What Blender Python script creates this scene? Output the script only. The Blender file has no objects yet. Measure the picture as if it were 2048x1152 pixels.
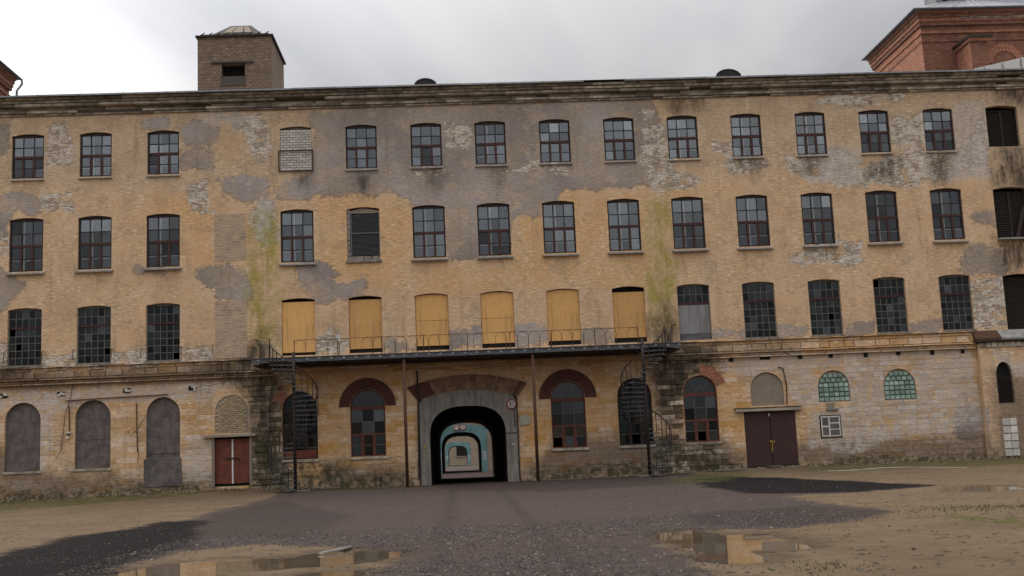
import bpy, math, random
import numpy as np
from mathutils import Vector, Matrix
random.seed(7); rng = np.random.default_rng(7)
R = math.radians
scene = bpy.context.scene
COL = scene.collection

# ------------------------------------------------------------------ camera
FOC = 2274.5; YAW, PITCH, ROLL = .0501, .1459, -.0434
CAM = np.array([-3.559, -53.511, 1.3])
def _basis():
    f = np.array([math.sin(YAW), math.cos(YAW), 0]); r = np.array([math.cos(YAW), -math.sin(YAW), 0]); u = np.array([0, 0, 1.])
    f2 = math.cos(PITCH)*f + math.sin(PITCH)*u; u2 = -math.sin(PITCH)*f + math.cos(PITCH)*u
    return math.cos(ROLL)*r + math.sin(ROLL)*u2, -math.sin(ROLL)*r + math.cos(ROLL)*u2, f2
CR, CU, CF = _basis()
cd = bpy.data.cameras.new('camera'); cam = bpy.data.objects.new('camera', cd); COL.objects.link(cam)
cd.sensor_width = 36; cd.lens = 36*FOC/2048; cd.clip_start = .1; cd.clip_end = 2000
m = Matrix.Identity(4)
for i in range(3):
    m[i][0] = CR[i]; m[i][1] = CU[i]; m[i][2] = -CF[i]; m[i][3] = CAM[i]
cam.matrix_world = m
scene.camera = cam

# ------------------------------------------------------------------ sky, sun, exposure
SKYLOC = (1.7, 4.4, 2.3)
SUN_AZ, SUN_EL = R(-48), R(34)          # azimuth from +Y towards +X, so ahead and to the left, behind the cloud
sun_dir = Vector((math.sin(SUN_AZ)*math.cos(SUN_EL), math.cos(SUN_AZ)*math.cos(SUN_EL), math.sin(SUN_EL)))
world = bpy.data.worlds.new('World'); scene.world = world; world.use_nodes = True
wt = world.node_tree; wt.nodes.clear()
def wn(t, **k):
    n = wt.nodes.new(t)
    for a, b in k.items(): setattr(n, a, b)
    return n
def wl(a, b): wt.links.new(a, b)
def wmath(op, a, b=None, clamp=False):
    n = wn('ShaderNodeMath', operation=op, use_clamp=clamp)
    for i, v in enumerate((a, b)):
        if v is None: continue
        if isinstance(v, (int, float)): n.inputs[i].default_value = v
        else: wl(v, n.inputs[i])
    return n.outputs[0]
tc = wn('ShaderNodeTexCoord')
sky = wn('ShaderNodeTexSky', sky_type='NISHITA', sun_disc=False, sun_elevation=SUN_EL, sun_rotation=SUN_AZ)
nz1 = wn('ShaderNodeTexNoise'); nz1.inputs['Scale'].default_value = 2.3; nz1.inputs['Detail'].default_value = 5; nz1.inputs['Roughness'].default_value = .5; nz1.inputs['Distortion'].default_value = .5
mp = wn('ShaderNodeMapping'); mp.inputs['Scale'].default_value = (1, 1, 1.7); mp.inputs['Location'].default_value = SKYLOC
wl(tc.outputs['Generated'], mp.inputs[0]); wl(mp.outputs[0], nz1.inputs['Vector'])
sep = wn('ShaderNodeSeparateXYZ'); wl(tc.outputs['Generated'], sep.inputs[0])
zz = wmath('MAXIMUM', sep.outputs[2], 0.0)
cie = wmath('ADD', wmath('MULTIPLY', wmath('POWER', zz, 1.4), 2.8), .21)                    # overcast sky: zenith about three times the horizon
dot = wn('ShaderNodeVectorMath', operation='DOT_PRODUCT'); wl(tc.outputs['Generated'], dot.inputs[0]); dot.inputs[1].default_value = sun_dir
glow = wmath('POWER', wmath('MAXIMUM', dot.outputs['Value'], 0.0), 11.0)
cl = wmath('ADD', wmath('MULTIPLY', nz1.outputs['Fac'], 1.5), .2)
lum = wmath('ADD', wmath('MULTIPLY', cie, cl), wmath('MULTIPLY', wmath('MULTIPLY', glow, cl), 3.6))
ramp = wn('ShaderNodeValToRGB'); wl(nz1.outputs['Fac'], ramp.inputs[0])
ramp.color_ramp.elements[0].position = .3; ramp.color_ramp.elements[0].color = (.92, .93, .97, 1)
ramp.color_ramp.elements[1].position = .7; ramp.color_ramp.elements[1].color = (1, .98, .935, 1)
cloud = wn('ShaderNodeVectorMath', operation='SCALE'); wl(ramp.outputs[0], cloud.inputs[0]); wl(lum, cloud.inputs['Scale'])
nis = wn('ShaderNodeVectorMath', operation='SCALE'); wl(sky.outputs[0], nis.inputs[0]); nis.inputs['Scale'].default_value = .06
mx = wn('ShaderNodeMix', data_type='RGBA'); mx.inputs['Factor'].default_value = .9
wl(nis.outputs[0], mx.inputs[6]); wl(cloud.outputs[0], mx.inputs[7])
bg = wn('ShaderNodeBackground'); bg.inputs['Strength'].default_value = .8; wl(mx.outputs[2], bg.inputs[0])
wo = wn('ShaderNodeOutputWorld'); wl(bg.outputs[0], wo.inputs[0])
sl = bpy.data.lights.new('sun', 'SUN'); sl.energy = .6; sl.angle = R(35); sl.color = (1, .96, .9)
so = bpy.data.objects.new('sun', sl); COL.objects.link(so)
so.rotation_euler = sun_dir.to_track_quat('Z', 'Y').to_euler()
vs = scene.view_settings; vs.view_transform = 'Standard'; vs.look = 'None'; vs.gamma = 1; vs.exposure = 0.26; vs.use_curve_mapping = False
try:
    scene.cycles.transparent_max_bounces = 12; scene.cycles.max_bounces = 5; scene.cycles.diffuse_bounces = 3
except Exception: pass

# ------------------------------------------------------------------ helpers
def wp(u, v, Y=0.):
    """photo pixel (2048 wide) -> (x, z) on the vertical plane y = Y"""
    d = CF + CR*(u-1024)/FOC - CU*(v-576)/FOC
    p = CAM + d*((Y-CAM[1])/d[1]); return float(p[0]), float(p[2])
def gp(u, v, Z=0.):
    d = CF + CR*(u-1024)/FOC - CU*(v-576)/FOC
    p = CAM + d*((Z-CAM[2])/d[2]); return float(p[0]), float(p[1])
def rect(u0, v0, u1, v1, Y=0.):
    um, vm = (u0+u1)/2, (v0+v1)/2
    return wp(u0, vm, Y)[0], wp(u1, vm, Y)[0], wp(um, v1, Y)[1], wp(um, v0, Y)[1]   # x0,x1,z0,z1

def smooth(a, b, x):
    t = np.clip((x-a)/(b-a), 0, 1); return t*t*(3-2*t)
def sdf(px, pz, poly):
    """signed distance, positive inside"""
    p = np.asarray(poly, float); d = np.full(px.shape, 1e9); ins = np.zeros(px.shape, bool)
    for a, b in zip(p, np.roll(p, -1, 0)):
        e = b-a; L = e@e+1e-12
        t = np.clip(((px-a[0])*e[0]+(pz-a[1])*e[1])/L, 0, 1)
        d = np.minimum(d, np.hypot(px-a[0]-t*e[0], pz-a[1]-t*e[1]))
        c = (a[1] > pz) != (b[1] > pz)
        xi = a[0] + (pz-a[1])/(e[1] if abs(e[1]) > 1e-12 else 1e-12)*e[0]
        ins ^= c & (px < xi)
    return np.where(ins, d, -d)
def sdfs(px, pz, polys):
    out = np.full(px.shape, -2.)
    for q in polys: out = np.maximum(out, np.clip(sdf(px, pz, q), -2, 2))
    return out

class MB:
    def __init__(s): s.v = []; s.f = []
    def box(s, x0, x1, y0, y1, z0, z1):
        n = len(s.v)
        s.v += [(x0, y0, z0), (x1, y0, z0), (x1, y1, z0), (x0, y1, z0), (x0, y0, z1), (x1, y0, z1), (x1, y1, z1), (x0, y1, z1)]
        s.f += [(n, n+3, n+2, n+1), (n+4, n+5, n+6, n+7), (n, n+1, n+5, n+4), (n+1, n+2, n+6, n+5), (n+2, n+3, n+7, n+6), (n+3, n, n+4, n+7)]
        return s
    def chip(s, x0, x1, z0, z1, yf, yb, c=.012, j=.006):
        """block with a chamfered, slightly uneven front face"""
        n = len(s.v); q = lambda: random.uniform(-j, j)
        s.v += [(x0, yb, z0), (x1, yb, z0), (x1, yb, z1), (x0, yb, z1)]
        s.v += [(x0+c+q(), yf+q()*.7, z0+c+q()*.7), (x1-c+q(), yf+q()*.7, z0+c+q()*.7), (x1-c+q(), yf+q()*.7, z1-c+q()*.7), (x0+c+q(), yf+q()*.7, z1-c+q()*.7)]
        s.f += [(n+4, n+5, n+6, n+7), (n, n+1, n+5, n+4), (n+1, n+2, n+6, n+5), (n+2, n+3, n+7, n+6), (n+3, n, n+4, n+7)]
        return s
    def prism(s, pts, y0, y1):
        n = len(s.v); k = len(pts)
        s.v += [(p[0], y0, p[1]) for p in pts] + [(p[0], y1, p[1]) for p in pts]
        s.f += [tuple(range(n, n+k)), tuple(range(n+2*k-1, n+k-1, -1))]
        s.f += [(n+i, n+k+i, n+k+(i+1) % k, n+(i+1) % k) for i in range(k)]
        return s
    def tube(s, path, r, k=6, closed=False):
        P = [Vector(p) for p in path]; n0 = len(s.v); L = len(P)
        for i, p in enumerate(P):
            t = (P[min(i+1, L-1)]-P[max(i-1, 0)]).normalized()
            a = Vector((0, 0, 1)) if abs(t.z) < .9 else Vector((1, 0, 0))
            b = t.cross(a).normalized(); c = t.cross(b)
            for j in range(k):
                w = 2*math.pi*j/k; s.v.append(tuple(p + b*(r*math.cos(w)) + c*(r*math.sin(w))))
        for i in range(L-1):
            for j in range(k):
                s.f.append((n0+i*k+j, n0+i*k+(j+1) % k, n0+(i+1)*k+(j+1) % k, n0+(i+1)*k+j))
        s.f += [tuple(n0+j for j in range(k))[::-1], tuple(n0+(L-1)*k+j for j in range(k))]
        return s
    def mesh(s, name):
        me = bpy.data.meshes.new(name); me.from_pydata(s.v, [], s.f); me.update(); return me
    def build(s, name, mat, parent=None, loc=None, smooth_=False):
        me = s.mesh(name); me.materials.append(mat)
        if smooth_: me.polygons.foreach_set('use_smooth', [True]*len(me.polygons))
        return link(name, me, parent, loc)
def link(name, data, parent=None, loc=None):
    o = bpy.data.objects.new(name, data); COL.objects.link(o)
    if parent is not None: o.parent = parent
    if loc is not None: o.location = loc
    return o
def empty(name, loc, label, cat, group=None):
    o = link(name, None, None, loc); tag(o, label, cat, group); return o
def tag(o, label=None, cat=None, group=None, kind=None):
    if label: o['label'] = label
    if cat: o['category'] = cat
    if group: o['group'] = group
    if kind: o['kind'] = kind
    return o
def copy_tree(o, parent=None):
    c = o.copy(); COL.objects.link(c); c.parent = parent
    for ch in list(o.children): copy_tree(ch, c)
    return c
def set_attr(me, name, arr):
    a = me.attributes.new(name, 'FLOAT', 'POINT'); a.data.foreach_set('value', np.asarray(arr, np.float32))

# ------------------------------------------------------------------ material helpers
class NT:
    def __init__(s, name):
        s.m = bpy.data.materials.new(name); s.m.use_nodes = True; s.t = s.m.node_tree; s.t.nodes.clear()
        s.out = s.n('ShaderNodeOutputMaterial'); s.tc = s.n('ShaderNodeTexCoord'); s.pos = s.tc.outputs['Object']
    def n(s, t, **k):
        x = s.t.nodes.new(t)
        for a, b in k.items(): setattr(x, a, b)
        return x
    def put(s, sock, v):
        if v is None: return
        if isinstance(v, (int, float)): sock.default_value = v
        elif isinstance(v, tuple):
            sock.default_value = (*v, 1) if len(v) == 3 and len(sock.default_value) == 4 else v
        else: s.t.links.new(v, sock)
    def math(s, op, a, b=None, c=None, clamp=False):
        x = s.n('ShaderNodeMath', operation=op, use_clamp=clamp)
        for i, v in enumerate((a, b, c)): s.put(x.inputs[i], v)
        return x.outputs[0]
    def noise(s, scale, detail=3, rough=.55, vec=None, dist=0, col=False, st=None):
        x = s.n('ShaderNodeTexNoise'); x.inputs['Scale'].default_value = scale; x.inputs['Detail'].default_value = detail
        x.inputs['Roughness'].default_value = rough; x.inputs['Distortion'].default_value = dist
        s.t.links.new(s.stretch(st) if st else (vec or s.pos), x.inputs['Vector'])
        return x.outputs['Color' if col else 'Fac']
    def stretch(s, st):
        x = s.n('ShaderNodeMapping'); x.inputs['Scale'].default_value = st; s.t.links.new(s.pos, x.inputs[0]); return x.outputs[0]
    def swap(s):
        """x,z -> x,y so that 2-D textures lie on the facade"""
        a = s.n('ShaderNodeSeparateXYZ'); s.t.links.new(s.pos, a.inputs[0])
        b = s.n('ShaderNodeCombineXYZ'); sm = s.math('ADD', a.outputs[0], a.outputs[1]); s.t.links.new(sm, b.inputs[0]); s.t.links.new(a.outputs[2], b.inputs[1]); return b.outputs[0]
    def sm(s, lo, hi, v):
        x = s.n('ShaderNodeMapRange', interpolation_type='SMOOTHSTEP'); s.put(x.inputs[0], v); x.inputs[1].default_value = lo; x.inputs[2].default_value = hi
        return x.outputs[0]
    def mix(s, f, a, b, bt='MIX'):
        x = s.n('ShaderNodeMix', data_type='RGBA', blend_type=bt); s.put(x.inputs['Factor'], f); s.put(x.inputs[6], a); s.put(x.inputs[7], b); return x.outputs[2]
    def attr(s, name):
        x = s.n('ShaderNodeAttribute', attribute_name=name); return x.outputs['Fac']
    def brick(s, vec, w, h, mort=.01, a=(1, 1, 1), b=(.5, .5, .5), mc=(0, 0, 0)):
        x = s.n('ShaderNodeTexBrick'); s.t.links.new(vec, x.inputs['Vector'])
        x.inputs['Scale'].default_value = 1; x.inputs['Brick Width'].default_value = w; x.inputs['Row Height'].default_value = h; x.inputs['Mortar Size'].default_value = mort
        x.inputs['Mortar Smooth'].default_value = .3
        s.put(x.inputs['Color1'], a); s.put(x.inputs['Color2'], b); s.put(x.inputs['Mortar'], mc)
        return x
    def bump(s, h, strength=.3, dist=.02, nrm=None):
        x = s.n('ShaderNodeBump'); x.inputs['Strength'].default_value = strength; x.inputs['Distance'].default_value = dist
        s.put(x.inputs['Height'], h)
        if nrm is not None: s.put(x.inputs['Normal'], nrm)
        return x.outputs[0]
    def rnd(s):
        return s.n('ShaderNodeObjectInfo').outputs['Random']
    def pbr(s, col, rough=.8, metal=0., nrm=None, spec=.5, **k):
        p = s.n('ShaderNodeBsdfPrincipled'); s.put(p.inputs['Base Color'], col); s.put(p.inputs['Roughness'], rough); s.put(p.inputs['Metallic'], metal)
        s.put(p.inputs['Specular IOR Level'], spec); s.put(p.inputs['Normal'], nrm)
        for a, b in k.items(): s.put(p.inputs[a], b)
        s.t.links.new(p.outputs[0], s.out.inputs[0]); return p
M = {}
def simple(name, c, c2=None, scale=6, rough=.8, metal=0., bump=.15, st=None, rv=.0, spec=.4, fine=40):
    """plain worn surface: two colours broken up by noise, fine grain, optional per-object variation"""
    t = NT(name); c2 = c2 or tuple(x*.62 for x in c)
    f = t.sm(.35, .68, t.noise(scale, 6, .65, st=st))
    col = t.mix(f, c, c2)
    g = t.noise(fine, 3, .6)
    col = t.mix(t.math('MULTIPLY', t.sm(.45, .8, g), .35), col, tuple(x*.4 for x in c))
    if rv:
        v = t.math('ADD', t.math('MULTIPLY', t.rnd(), 2*rv), 1-rv)
        h = t.n('ShaderNodeHueSaturation'); t.put(h.inputs['Value'], v); t.put(h.inputs['Color'], col); col = h.outputs[0]
    t.pbr(col, rough, metal, t.bump(t.math('ADD', g, t.math('MULTIPLY', f, .5)), bump, .01), spec)
    M[name] = t.m; return t.m

# ---- facade: paint, render patches, bare masonry, algae, grime (all wear with outlines of its own)
def facade_material(name, ground_floor):
    t = NT(name)
    n1 = t.noise(.8, 5, .6); n2 = t.noise(5, 6, .65); n3 = t.noise(24, 5, .65)
    e = t.math('ADD', t.math('MULTIPLY', t.math('SUBTRACT', n1, .5), .9), t.math('ADD', t.math('MULTIPLY', t.math('SUBTRACT', n2, .5), .55), t.math('MULTIPLY', t.math('SUBTRACT', n3, .5), .12)))
    def mask(a, soft=.03, k=1., off=0.):
        return t.sm(-soft, soft, t.math('ADD', t.math('ADD', t.attr(a), off), t.math('MULTIPLY', e, k)))
    fl = t.noise(1, 5, .7, st=(3.2, 1, 15)); fl3 = t.noise(1, 3, .6, st=(6, 1, 27)); fl2 = t.noise(.55, 4, .55)
    sz = t.n('ShaderNodeSeparateXYZ'); t.put(sz.inputs[0], t.pos)
    # paint over brick and plaster
    base = t.mix(t.sm(.35, .65, n1), (.69, .47, .29), (.58, .39, .24))
    base = t.mix(t.math('MULTIPLY', mask('orange', .35), .8), base, (.68, .42, .21))
    topm = t.sm(13.6, 15.2, t.math('ADD', sz.outputs[2], t.math('MULTIPLY', e, 2.6)))
    base = t.mix(t.math('MULTIPLY', topm, .5), base, (.44, .355, .265))
    lay = t.sm(.50, .515, t.noise(.62, 7, .62)); base = t.mix(t.math('MULTIPLY', lay, .25), base, (.72, .565, .40))
    lay2 = t.sm(.555, .58, t.noise(.95, 7, .66, st=(1, 1, 1.3))); base = t.mix(t.math('MULTIPLY', lay2, .34), base, (.37, .27, .185))
    base = t.mix(t.math('MULTIPLY', t.sm(.4, .75, n2), .3), base, (.40, .275, .17))
    fleck = t.math('MULTIPLY', t.sm(.575, .65, fl), t.sm(.36, .54, fl2))
    base = t.mix(t.math('MULTIPLY', fleck, .75), base, (.86, .75, .59))
    # grey lime render, worn thin in places
    gcol = t.mix(t.sm(.40, .58, t.noise(.21, 3, .5)), t.mix(n2, (.46, .41, .395), (.36, .32, .305)), t.mix(n2, (.32, .28, .26), (.245, .21, .19)))
    gcol = t.mix(t.math('MULTIPLY', t.sm(.45, .66, t.noise(.36, 5, .6)), .8), gcol, (.38, .305, .23))
    gcol = t.mix(t.math('MULTIPLY', t.sm(.59, .68, fl), .5), gcol, (.55, .49, .42))
    gm = t.math('MULTIPLY', mask('grey', .09, 1.25), t.math('ADD', t.math('MULTIPLY', t.sm(.36, .52, t.noise(.9, 7, .7)), .45), .5))
    base = t.mix(gm, base, gcol)
    rim = t.math('MULTIPLY', gm, t.sm(.10, .0, t.math('ADD', t.attr('grey'), e)))
    base = t.mix(t.math('MULTIPLY', rim, .25), base, (.15, .115, .09))
    # brown damp layer
    base = t.mix(t.math('MULTIPLY', mask('brown', .45), .8), base, t.mix(t.sm(.35, .65, n2), (.225, .165, .125), (.15, .115, .09)))
    # bare, flaked masonry
    bn = t.noise(1.5, 7, .72, st=(1, 1, 1.5)); bn2 = t.noise(2.4, 7, .75, st=(1, 1, 2.0))
    bcol = t.mix(t.sm(.47, .53, bn), (.57, .51, .44), (.36, .29, .225))
    bcol = t.mix(t.sm(.57, .60, bn2), bcol, (.235, .16, .115)); bcol = t.mix(t.sm(.655, .67, t.noise(1.2, 6, .7)), bcol, (.28, .125, .08))
    bcol = t.mix(t.math('MULTIPLY', t.sm(.52, .60, fl), .85), bcol, (.78, .71, .62))
    bcol = t.mix(t.math('MULTIPLY', t.sm(.40, .33, fl), .6), bcol, (.13, .10, .08))
    bm = t.math('MULTIPLY', mask('bare', .05, 1.7), t.sm(.41, .46, t.noise(1.3, 7, .72, st=(1, 1, 1.5))))
    base = t.mix(bm, base, bcol)
    # whitewash
    wm = t.math('MULTIPLY', mask('white', .08, 1.0, .13), t.sm(.38, .56, t.noise(2.6, 6, .75, st=(1, 1, 2.5))))
    base = t.mix(t.math('MULTIPLY', wm, .9), base, t.mix(n2, (.62, .56, .51), (.44, .38, .35)))
    # small scattered flakes over the whole wall
    sc = t.math('MULTIPLY', t.sm(.70, .735, t.noise(2.3, 7, .72)), t.sm(.45, .6, fl2))
    base = t.mix(sc, base, (.52, .42, .31))
    # stone tone
    if ground_floor:
        tone = t.attr('tone')
        base = t.mix(t.math('MULTIPLY', mask('rubble', .45), .85), base, t.mix(t.sm(.3, .7, n2), (.25, .205, .155), (.15, .125, .095)))
        amp = t.math('ADD', t.math('MULTIPLY', mask('rubble', .2), .85), .09)
        val = t.math('MAXIMUM', t.math('ADD', t.math('MULTIPLY', tone, amp), 1.), .42)
        h = t.n('ShaderNodeHueSaturation'); t.put(h.inputs['Value'], val); t.put(h.inputs['Color'], base)
        t.put(h.inputs['Saturation'], t.math('SUBTRACT', 1., t.math('MULTIPLY', tone, .22))); base = h.outputs[0]
    # algae
    am = t.math('MULTIPLY', mask('algae', .5, 1.1), t.math('ADD', t.math('MULTIPLY', t.sm(.40, .62, t.noise(1.1, 7, .75, st=(1.3, 1, .55))), .95), .05))
    base = t.mix(t.math('MULTIPLY', am, .85), base, t.mix(n2, (.40, .34, .05), (.27, .235, .06)))
    # grime and run-off
    dm = t.math('MULTIPLY', mask('dirt', .55, 1.2), t.math('ADD', t.math('MULTIPLY', t.sm(.3, .62, t.noise(1.7, 6, .7, st=(1.4, 1, .45))), .75), .22))
    base = t.mix(dm, base, (.052, .045, .035))
    stv = t.math('MULTIPLY', t.sm(.52, .78, t.noise(1, 5, .65, st=(2.6, 1, .22))), .42)
    base = t.mix(stv, base, (.17, .125, .085))
    mo = t.math('MULTIPLY', mask('moss', .3, 1.0), t.sm(.35, .6, t.noise(2.5, 5, .7)))
    base = t.mix(t.math('MULTIPLY', mo, .85), base, t.mix(n2, (.075, .075, .03), (.05, .045, .03)))
    base = t.mix(t.math('MULTIPLY', t.sm(.62, .72, n3), .25), base, (.12, .09, .065))
    rel = t.math('ADD', t.math('MULTIPLY', fl, .55), t.math('MULTIPLY', fl3, .45))
    hv = t.n('ShaderNodeHueSaturation'); t.put(hv.inputs['Color'], base)
    t.put(hv.inputs['Value'], t.math('ADD', 1., t.math('MULTIPLY', t.math('SUBTRACT', rel, .5), t.math('ADD', t.math('MULTIPLY', t.sm(.35, .6, fl2), 1.3), .7)))); base = hv.outputs[0]
    hgt = t.math('ADD', t.math('MULTIPLY', n3, .35), t.math('ADD', t.math('MULTIPLY', fl, .7), t.math('MULTIPLY', n2, .9)))
    hgt = t.math('ADD', hgt, t.math('MULTIPLY', gm, .5)); hgt = t.math('SUBTRACT', hgt, t.math('MULTIPLY', bm, .5))
    t.pbr(base, .9, 0, t.bump(hgt, .8, .045), .2)
    M[name] = t.m; return t.m
facade_material('facade', False); facade_material('facade_ground', True)

simple('cornice_stone', (.42, .375, .31), (.17, .14, .11), 2.2, .9, bump=.5, rv=.42)
simple('concrete', (.29, .265, .235), (.17, .15, .13), 2.0, .9, bump=.35, st=(2.2, 1, .45), fine=14)
simple('zinc', (.30, .31, .33), (.20, .205, .22), 3, .55, .5, rv=.12)
simple('roof_metal', (.19, .20, .215), (.12, .125, .13), 2, .6, .4)
simple('frame_dark', (.032, .015, .013), (.02, .011, .01), 9, .6)
simple('frame_red', (.068, .021, .017), (.036, .014, .012), 9, .6)
simple('frame_brick', (.16, .042, .028), (.085, .027, .02), 7, .65)
simple('frame_grey', (.17, .165, .155), (.10, .09, .08), 9, .75)
simple('frame_white', (.78, .78, .76), (.6, .59, .56), 9, .6)
simple('sill_metal', (.34, .335, .33), (.22, .21, .2), 4, .55, .2, rv=.15)
simple('brick_paint', (.115, .042, .033), (.075, .032, .027), 5, .85, bump=.3, rv=.12)
simple('voussoir_brown', (.30, .185, .115), (.15, .085, .055), 4, .9, bump=.4, rv=.22)
simple('white_brick', (.66, .63, .59), (.48, .45, .41), 9, .85, rv=.2)
simple('cream_brick', (.46, .36, .23), (.34, .26, .165), 9, .9, rv=.2)
simple('mortar_dark', (.12, .10, .085), None, 12, .95)
simple('mortar_light', (.34, .28, .21), None, 12, .95)
simple('cement_infill', (.165, .14, .135), (.085, .072, .070), 2.6, .95, bump=.6, fine=16)
simple('panel_grey', (.27, .225, .18), (.22, .18, .145), 2, .9)
simple('door_red', (.20, .052, .03), (.11, .033, .022), 2.5, .7, bump=.25)
simple('door_brown', (.058, .022, .02), (.038, .018, .016), 1.6, .65)
simple('wood_grey', (.27, .265, .275), (.17, .165, .17), 3, .85, st=(1, 1, .15))
simple('wood_pale', (.42, .36, .30), (.28, .23, .19), 4, .85, st=(.3, 1, 1))
simple('black_iron', (.030, .026, .026), (.055, .035, .028), 7, .65, .3)
simple('steel_grey', (.13, .135, .15), (.075, .078, .085), 4, .6, .3)
simple('rust', (.105, .045, .025), (.055, .027, .018), 5, .85)
simple('louvre', (.15, .16, .18), (.11, .115, .125), 4, .6, .2)
simple('louvre_brown', (.035, .024, .02), (.02, .015, .013), 4, .8)
simple('blue_paint', (.15, .285, .315), (.095, .185, .205), .8, .8, bump=.3)
simple('shade_black', (.012, .011, .010), (.007, .007, .006), 2, .95)  # near-black that stands for the shade in the passage and dark gaps
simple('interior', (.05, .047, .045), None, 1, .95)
simple('far_wall', (.33, .265, .20), (.25, .20, .15), .8, .9, rv=.05)
simple('white_paint', (.68, .67, .64), (.5, .49, .46), 8, .7)
simple('sign_white', (.66, .64, .62), (.52, .5, .48), 14, .5)
simple('sign_red', (.36, .05, .045), (.22, .04, .035), 14, .5)
simple('black_paint', (.012, .012, .012), None, 12, .6)
simple('paper', (.46, .45, .36), (.34, .34, .28), 22, .85)
simple('yellow', (.48, .33, .05), None, 12, .7)
simple('pebble_dark', (.055, .048, .05), (.10, .09, .09), 3, .9, rv=.5)
simple('plank', (.18, .162, .14), (.10, .088, .075), 5, .85, st=(1, .2, 1))

def brick_mat(name, a, b, mc, w=.26, h=.078, mort=.011, dirt=.5):
    t = NT(name); uv = t.swap()
    br = t.brick(uv, w, h, mort, a, b, mc)
    n = t.noise(1.3, 5, .65); n2 = t.noise(14, 5, .6); n3 = t.noise(1.6, 5, .7, st=(1.6, 1.6, 6))
    c = t.mix(t.math('MULTIPLY', t.sm(.42, .7, n), dirt), br.outputs['Color'], tuple(x*.42 for x in a))
    c = t.mix(t.math('MULTIPLY', t.sm(.55, .64, n3), .5), c, tuple(min(1, x*1.8+.06) for x in b)); c = t.mix(t.math('MULTIPLY', t.sm(.44, .36, n3), .6), c, tuple(x*.35 for x in b))
    c = t.mix(t.math('MULTIPLY', t.sm(.5, .75, n2), .35), c, tuple(x*.4 for x in b))
    t.pbr(c, .9, 0, t.bump(t.math('ADD', t.math('MULTIPLY', br.outputs['Fac'], -1.), t.math('MULTIPLY', n2, .6)), .7, .015), .2)
    M[name] = t.m
brick_mat('tower_brick', (.30, .215, .155), (.225, .155, .11), (.10, .08, .065), .27, .12, .016)
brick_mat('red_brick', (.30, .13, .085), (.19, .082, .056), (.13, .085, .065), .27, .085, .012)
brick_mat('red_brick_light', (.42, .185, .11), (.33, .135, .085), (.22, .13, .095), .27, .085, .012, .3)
brick_mat('pink_brick', (.46, .325, .235), (.38, .265, .185), (.58, .47, .36), .25, .075, .014, .3)

def osb():
    t = NT('osb'); f = t.noise(1, 5, .75, st=(11, 1, 30), dist=.6); g = t.noise(1, 4, .7, st=(30, 1, 16), dist=.8)
    c = t.mix(t.sm(.4, .62, f), (.60, .32, .11), (.68, .40, .155)); c = t.mix(t.math('MULTIPLY', t.sm(.52, .66, g), .65), c, (.36, .19, .065))
    c = t.mix(t.math('MULTIPLY', t.sm(.60, .68, f), .8), c, (.82, .62, .35))
    c = t.mix(t.math('MULTIPLY', t.sm(.4, .7, t.noise(.9, 5, .65)), .4), c, (.40, .23, .10))
    c = t.mix(t.math('MULTIPLY', t.sm(.50, .72, t.noise(1, 4, .6, st=(5, 1, .5))), .45), c, (.30, .17, .08))
    hs = t.n('ShaderNodeHueSaturation'); t.put(hs.inputs['Color'], c); t.put(hs.inputs['Value'], t.math('ADD', t.math('MULTIPLY', t.rnd(), .3), .92)); c = hs.outputs[0]
    t.pbr(c, .75, 0, t.bump(f, .3, .01), .3); M['osb'] = t.m
osb()
def glass(name, refl, dirt, tint=.55, dcol=(.16, .16, .15), rough=.03):
    t = NT(name)
    n = t.noise(2.5, 5, .65); n2 = t.noise(.7, 2)
    tr = t.n('ShaderNodeBsdfTransparent'); tr.inputs[0].default_value = (tint, tint, tint, 1)
    gl = t.n('ShaderNodeBsdfGlossy'); gl.inputs[0].default_value = (.86, .93, 1, 1); gl.inputs['Roughness'].default_value = rough
    t.put(gl.inputs['Normal'], t.bump(n2, .06, .05))
    df = t.n('ShaderNodeBsdfDiffuse'); df.inputs[0].default_value = (*dcol, 1)
    lw = t.n('ShaderNodeFresnel'); lw.inputs[0].default_value = 1.5
    a = t.n('ShaderNodeMixShader'); t.put(a.inputs[0], t.math('MULTIPLY', t.math('ADD', lw.outputs[0], refl, clamp=True), t.math('ADD', t.math('MULTIPLY', t.math('FRACT', t.math('MULTIPLY', t.rnd(), 7.31)), .8), .62))); t.t.links.new(tr.outputs[0], a.inputs[1]); t.t.links.new(gl.outputs[0], a.inputs[2])
    b = t.n('ShaderNodeMixShader'); d = t.math('MULTIPLY', t.math('ADD', t.math('MULTIPLY', t.sm(.3, .75, n), .8), .4), t.math('MULTIPLY', t.math('ADD', t.math('MULTIPLY', t.rnd(), 1.2), .4), dirt))
    t.put(b.inputs[0], t.math('MINIMUM', d, 1.)); t.t.links.new(a.outputs[0], b.inputs[1]); t.t.links.new(df.outputs[0], b.inputs[2])
    t.t.links.new(b.outputs[0], t.out.inputs[0]); M[name] = t.m
glass('glass', .125, .05, .93); glass('glass_dim', .025, .06, .92, (.10, .10, .10)); glass('glass_dirty', .01, .16, .3, (.05, .053, .05), .1)
def glassblock():
    t = NT('glass_block'); n = t.noise(5, 4)
    c = t.mix(n, (.21, .33, .285), (.36, .47, .42))
    v = t.math('ADD', t.math('MULTIPLY', t.rnd(), .7), .6); h = t.n('ShaderNodeHueSaturation'); t.put(h.inputs['Value'], v); t.put(h.inputs['Color'], c)
    t.pbr(h.outputs[0], .22, 0, t.bump(t.noise(9, 2), .3, .02), .6); M['glass_block'] = t.m
glassblock()
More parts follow.
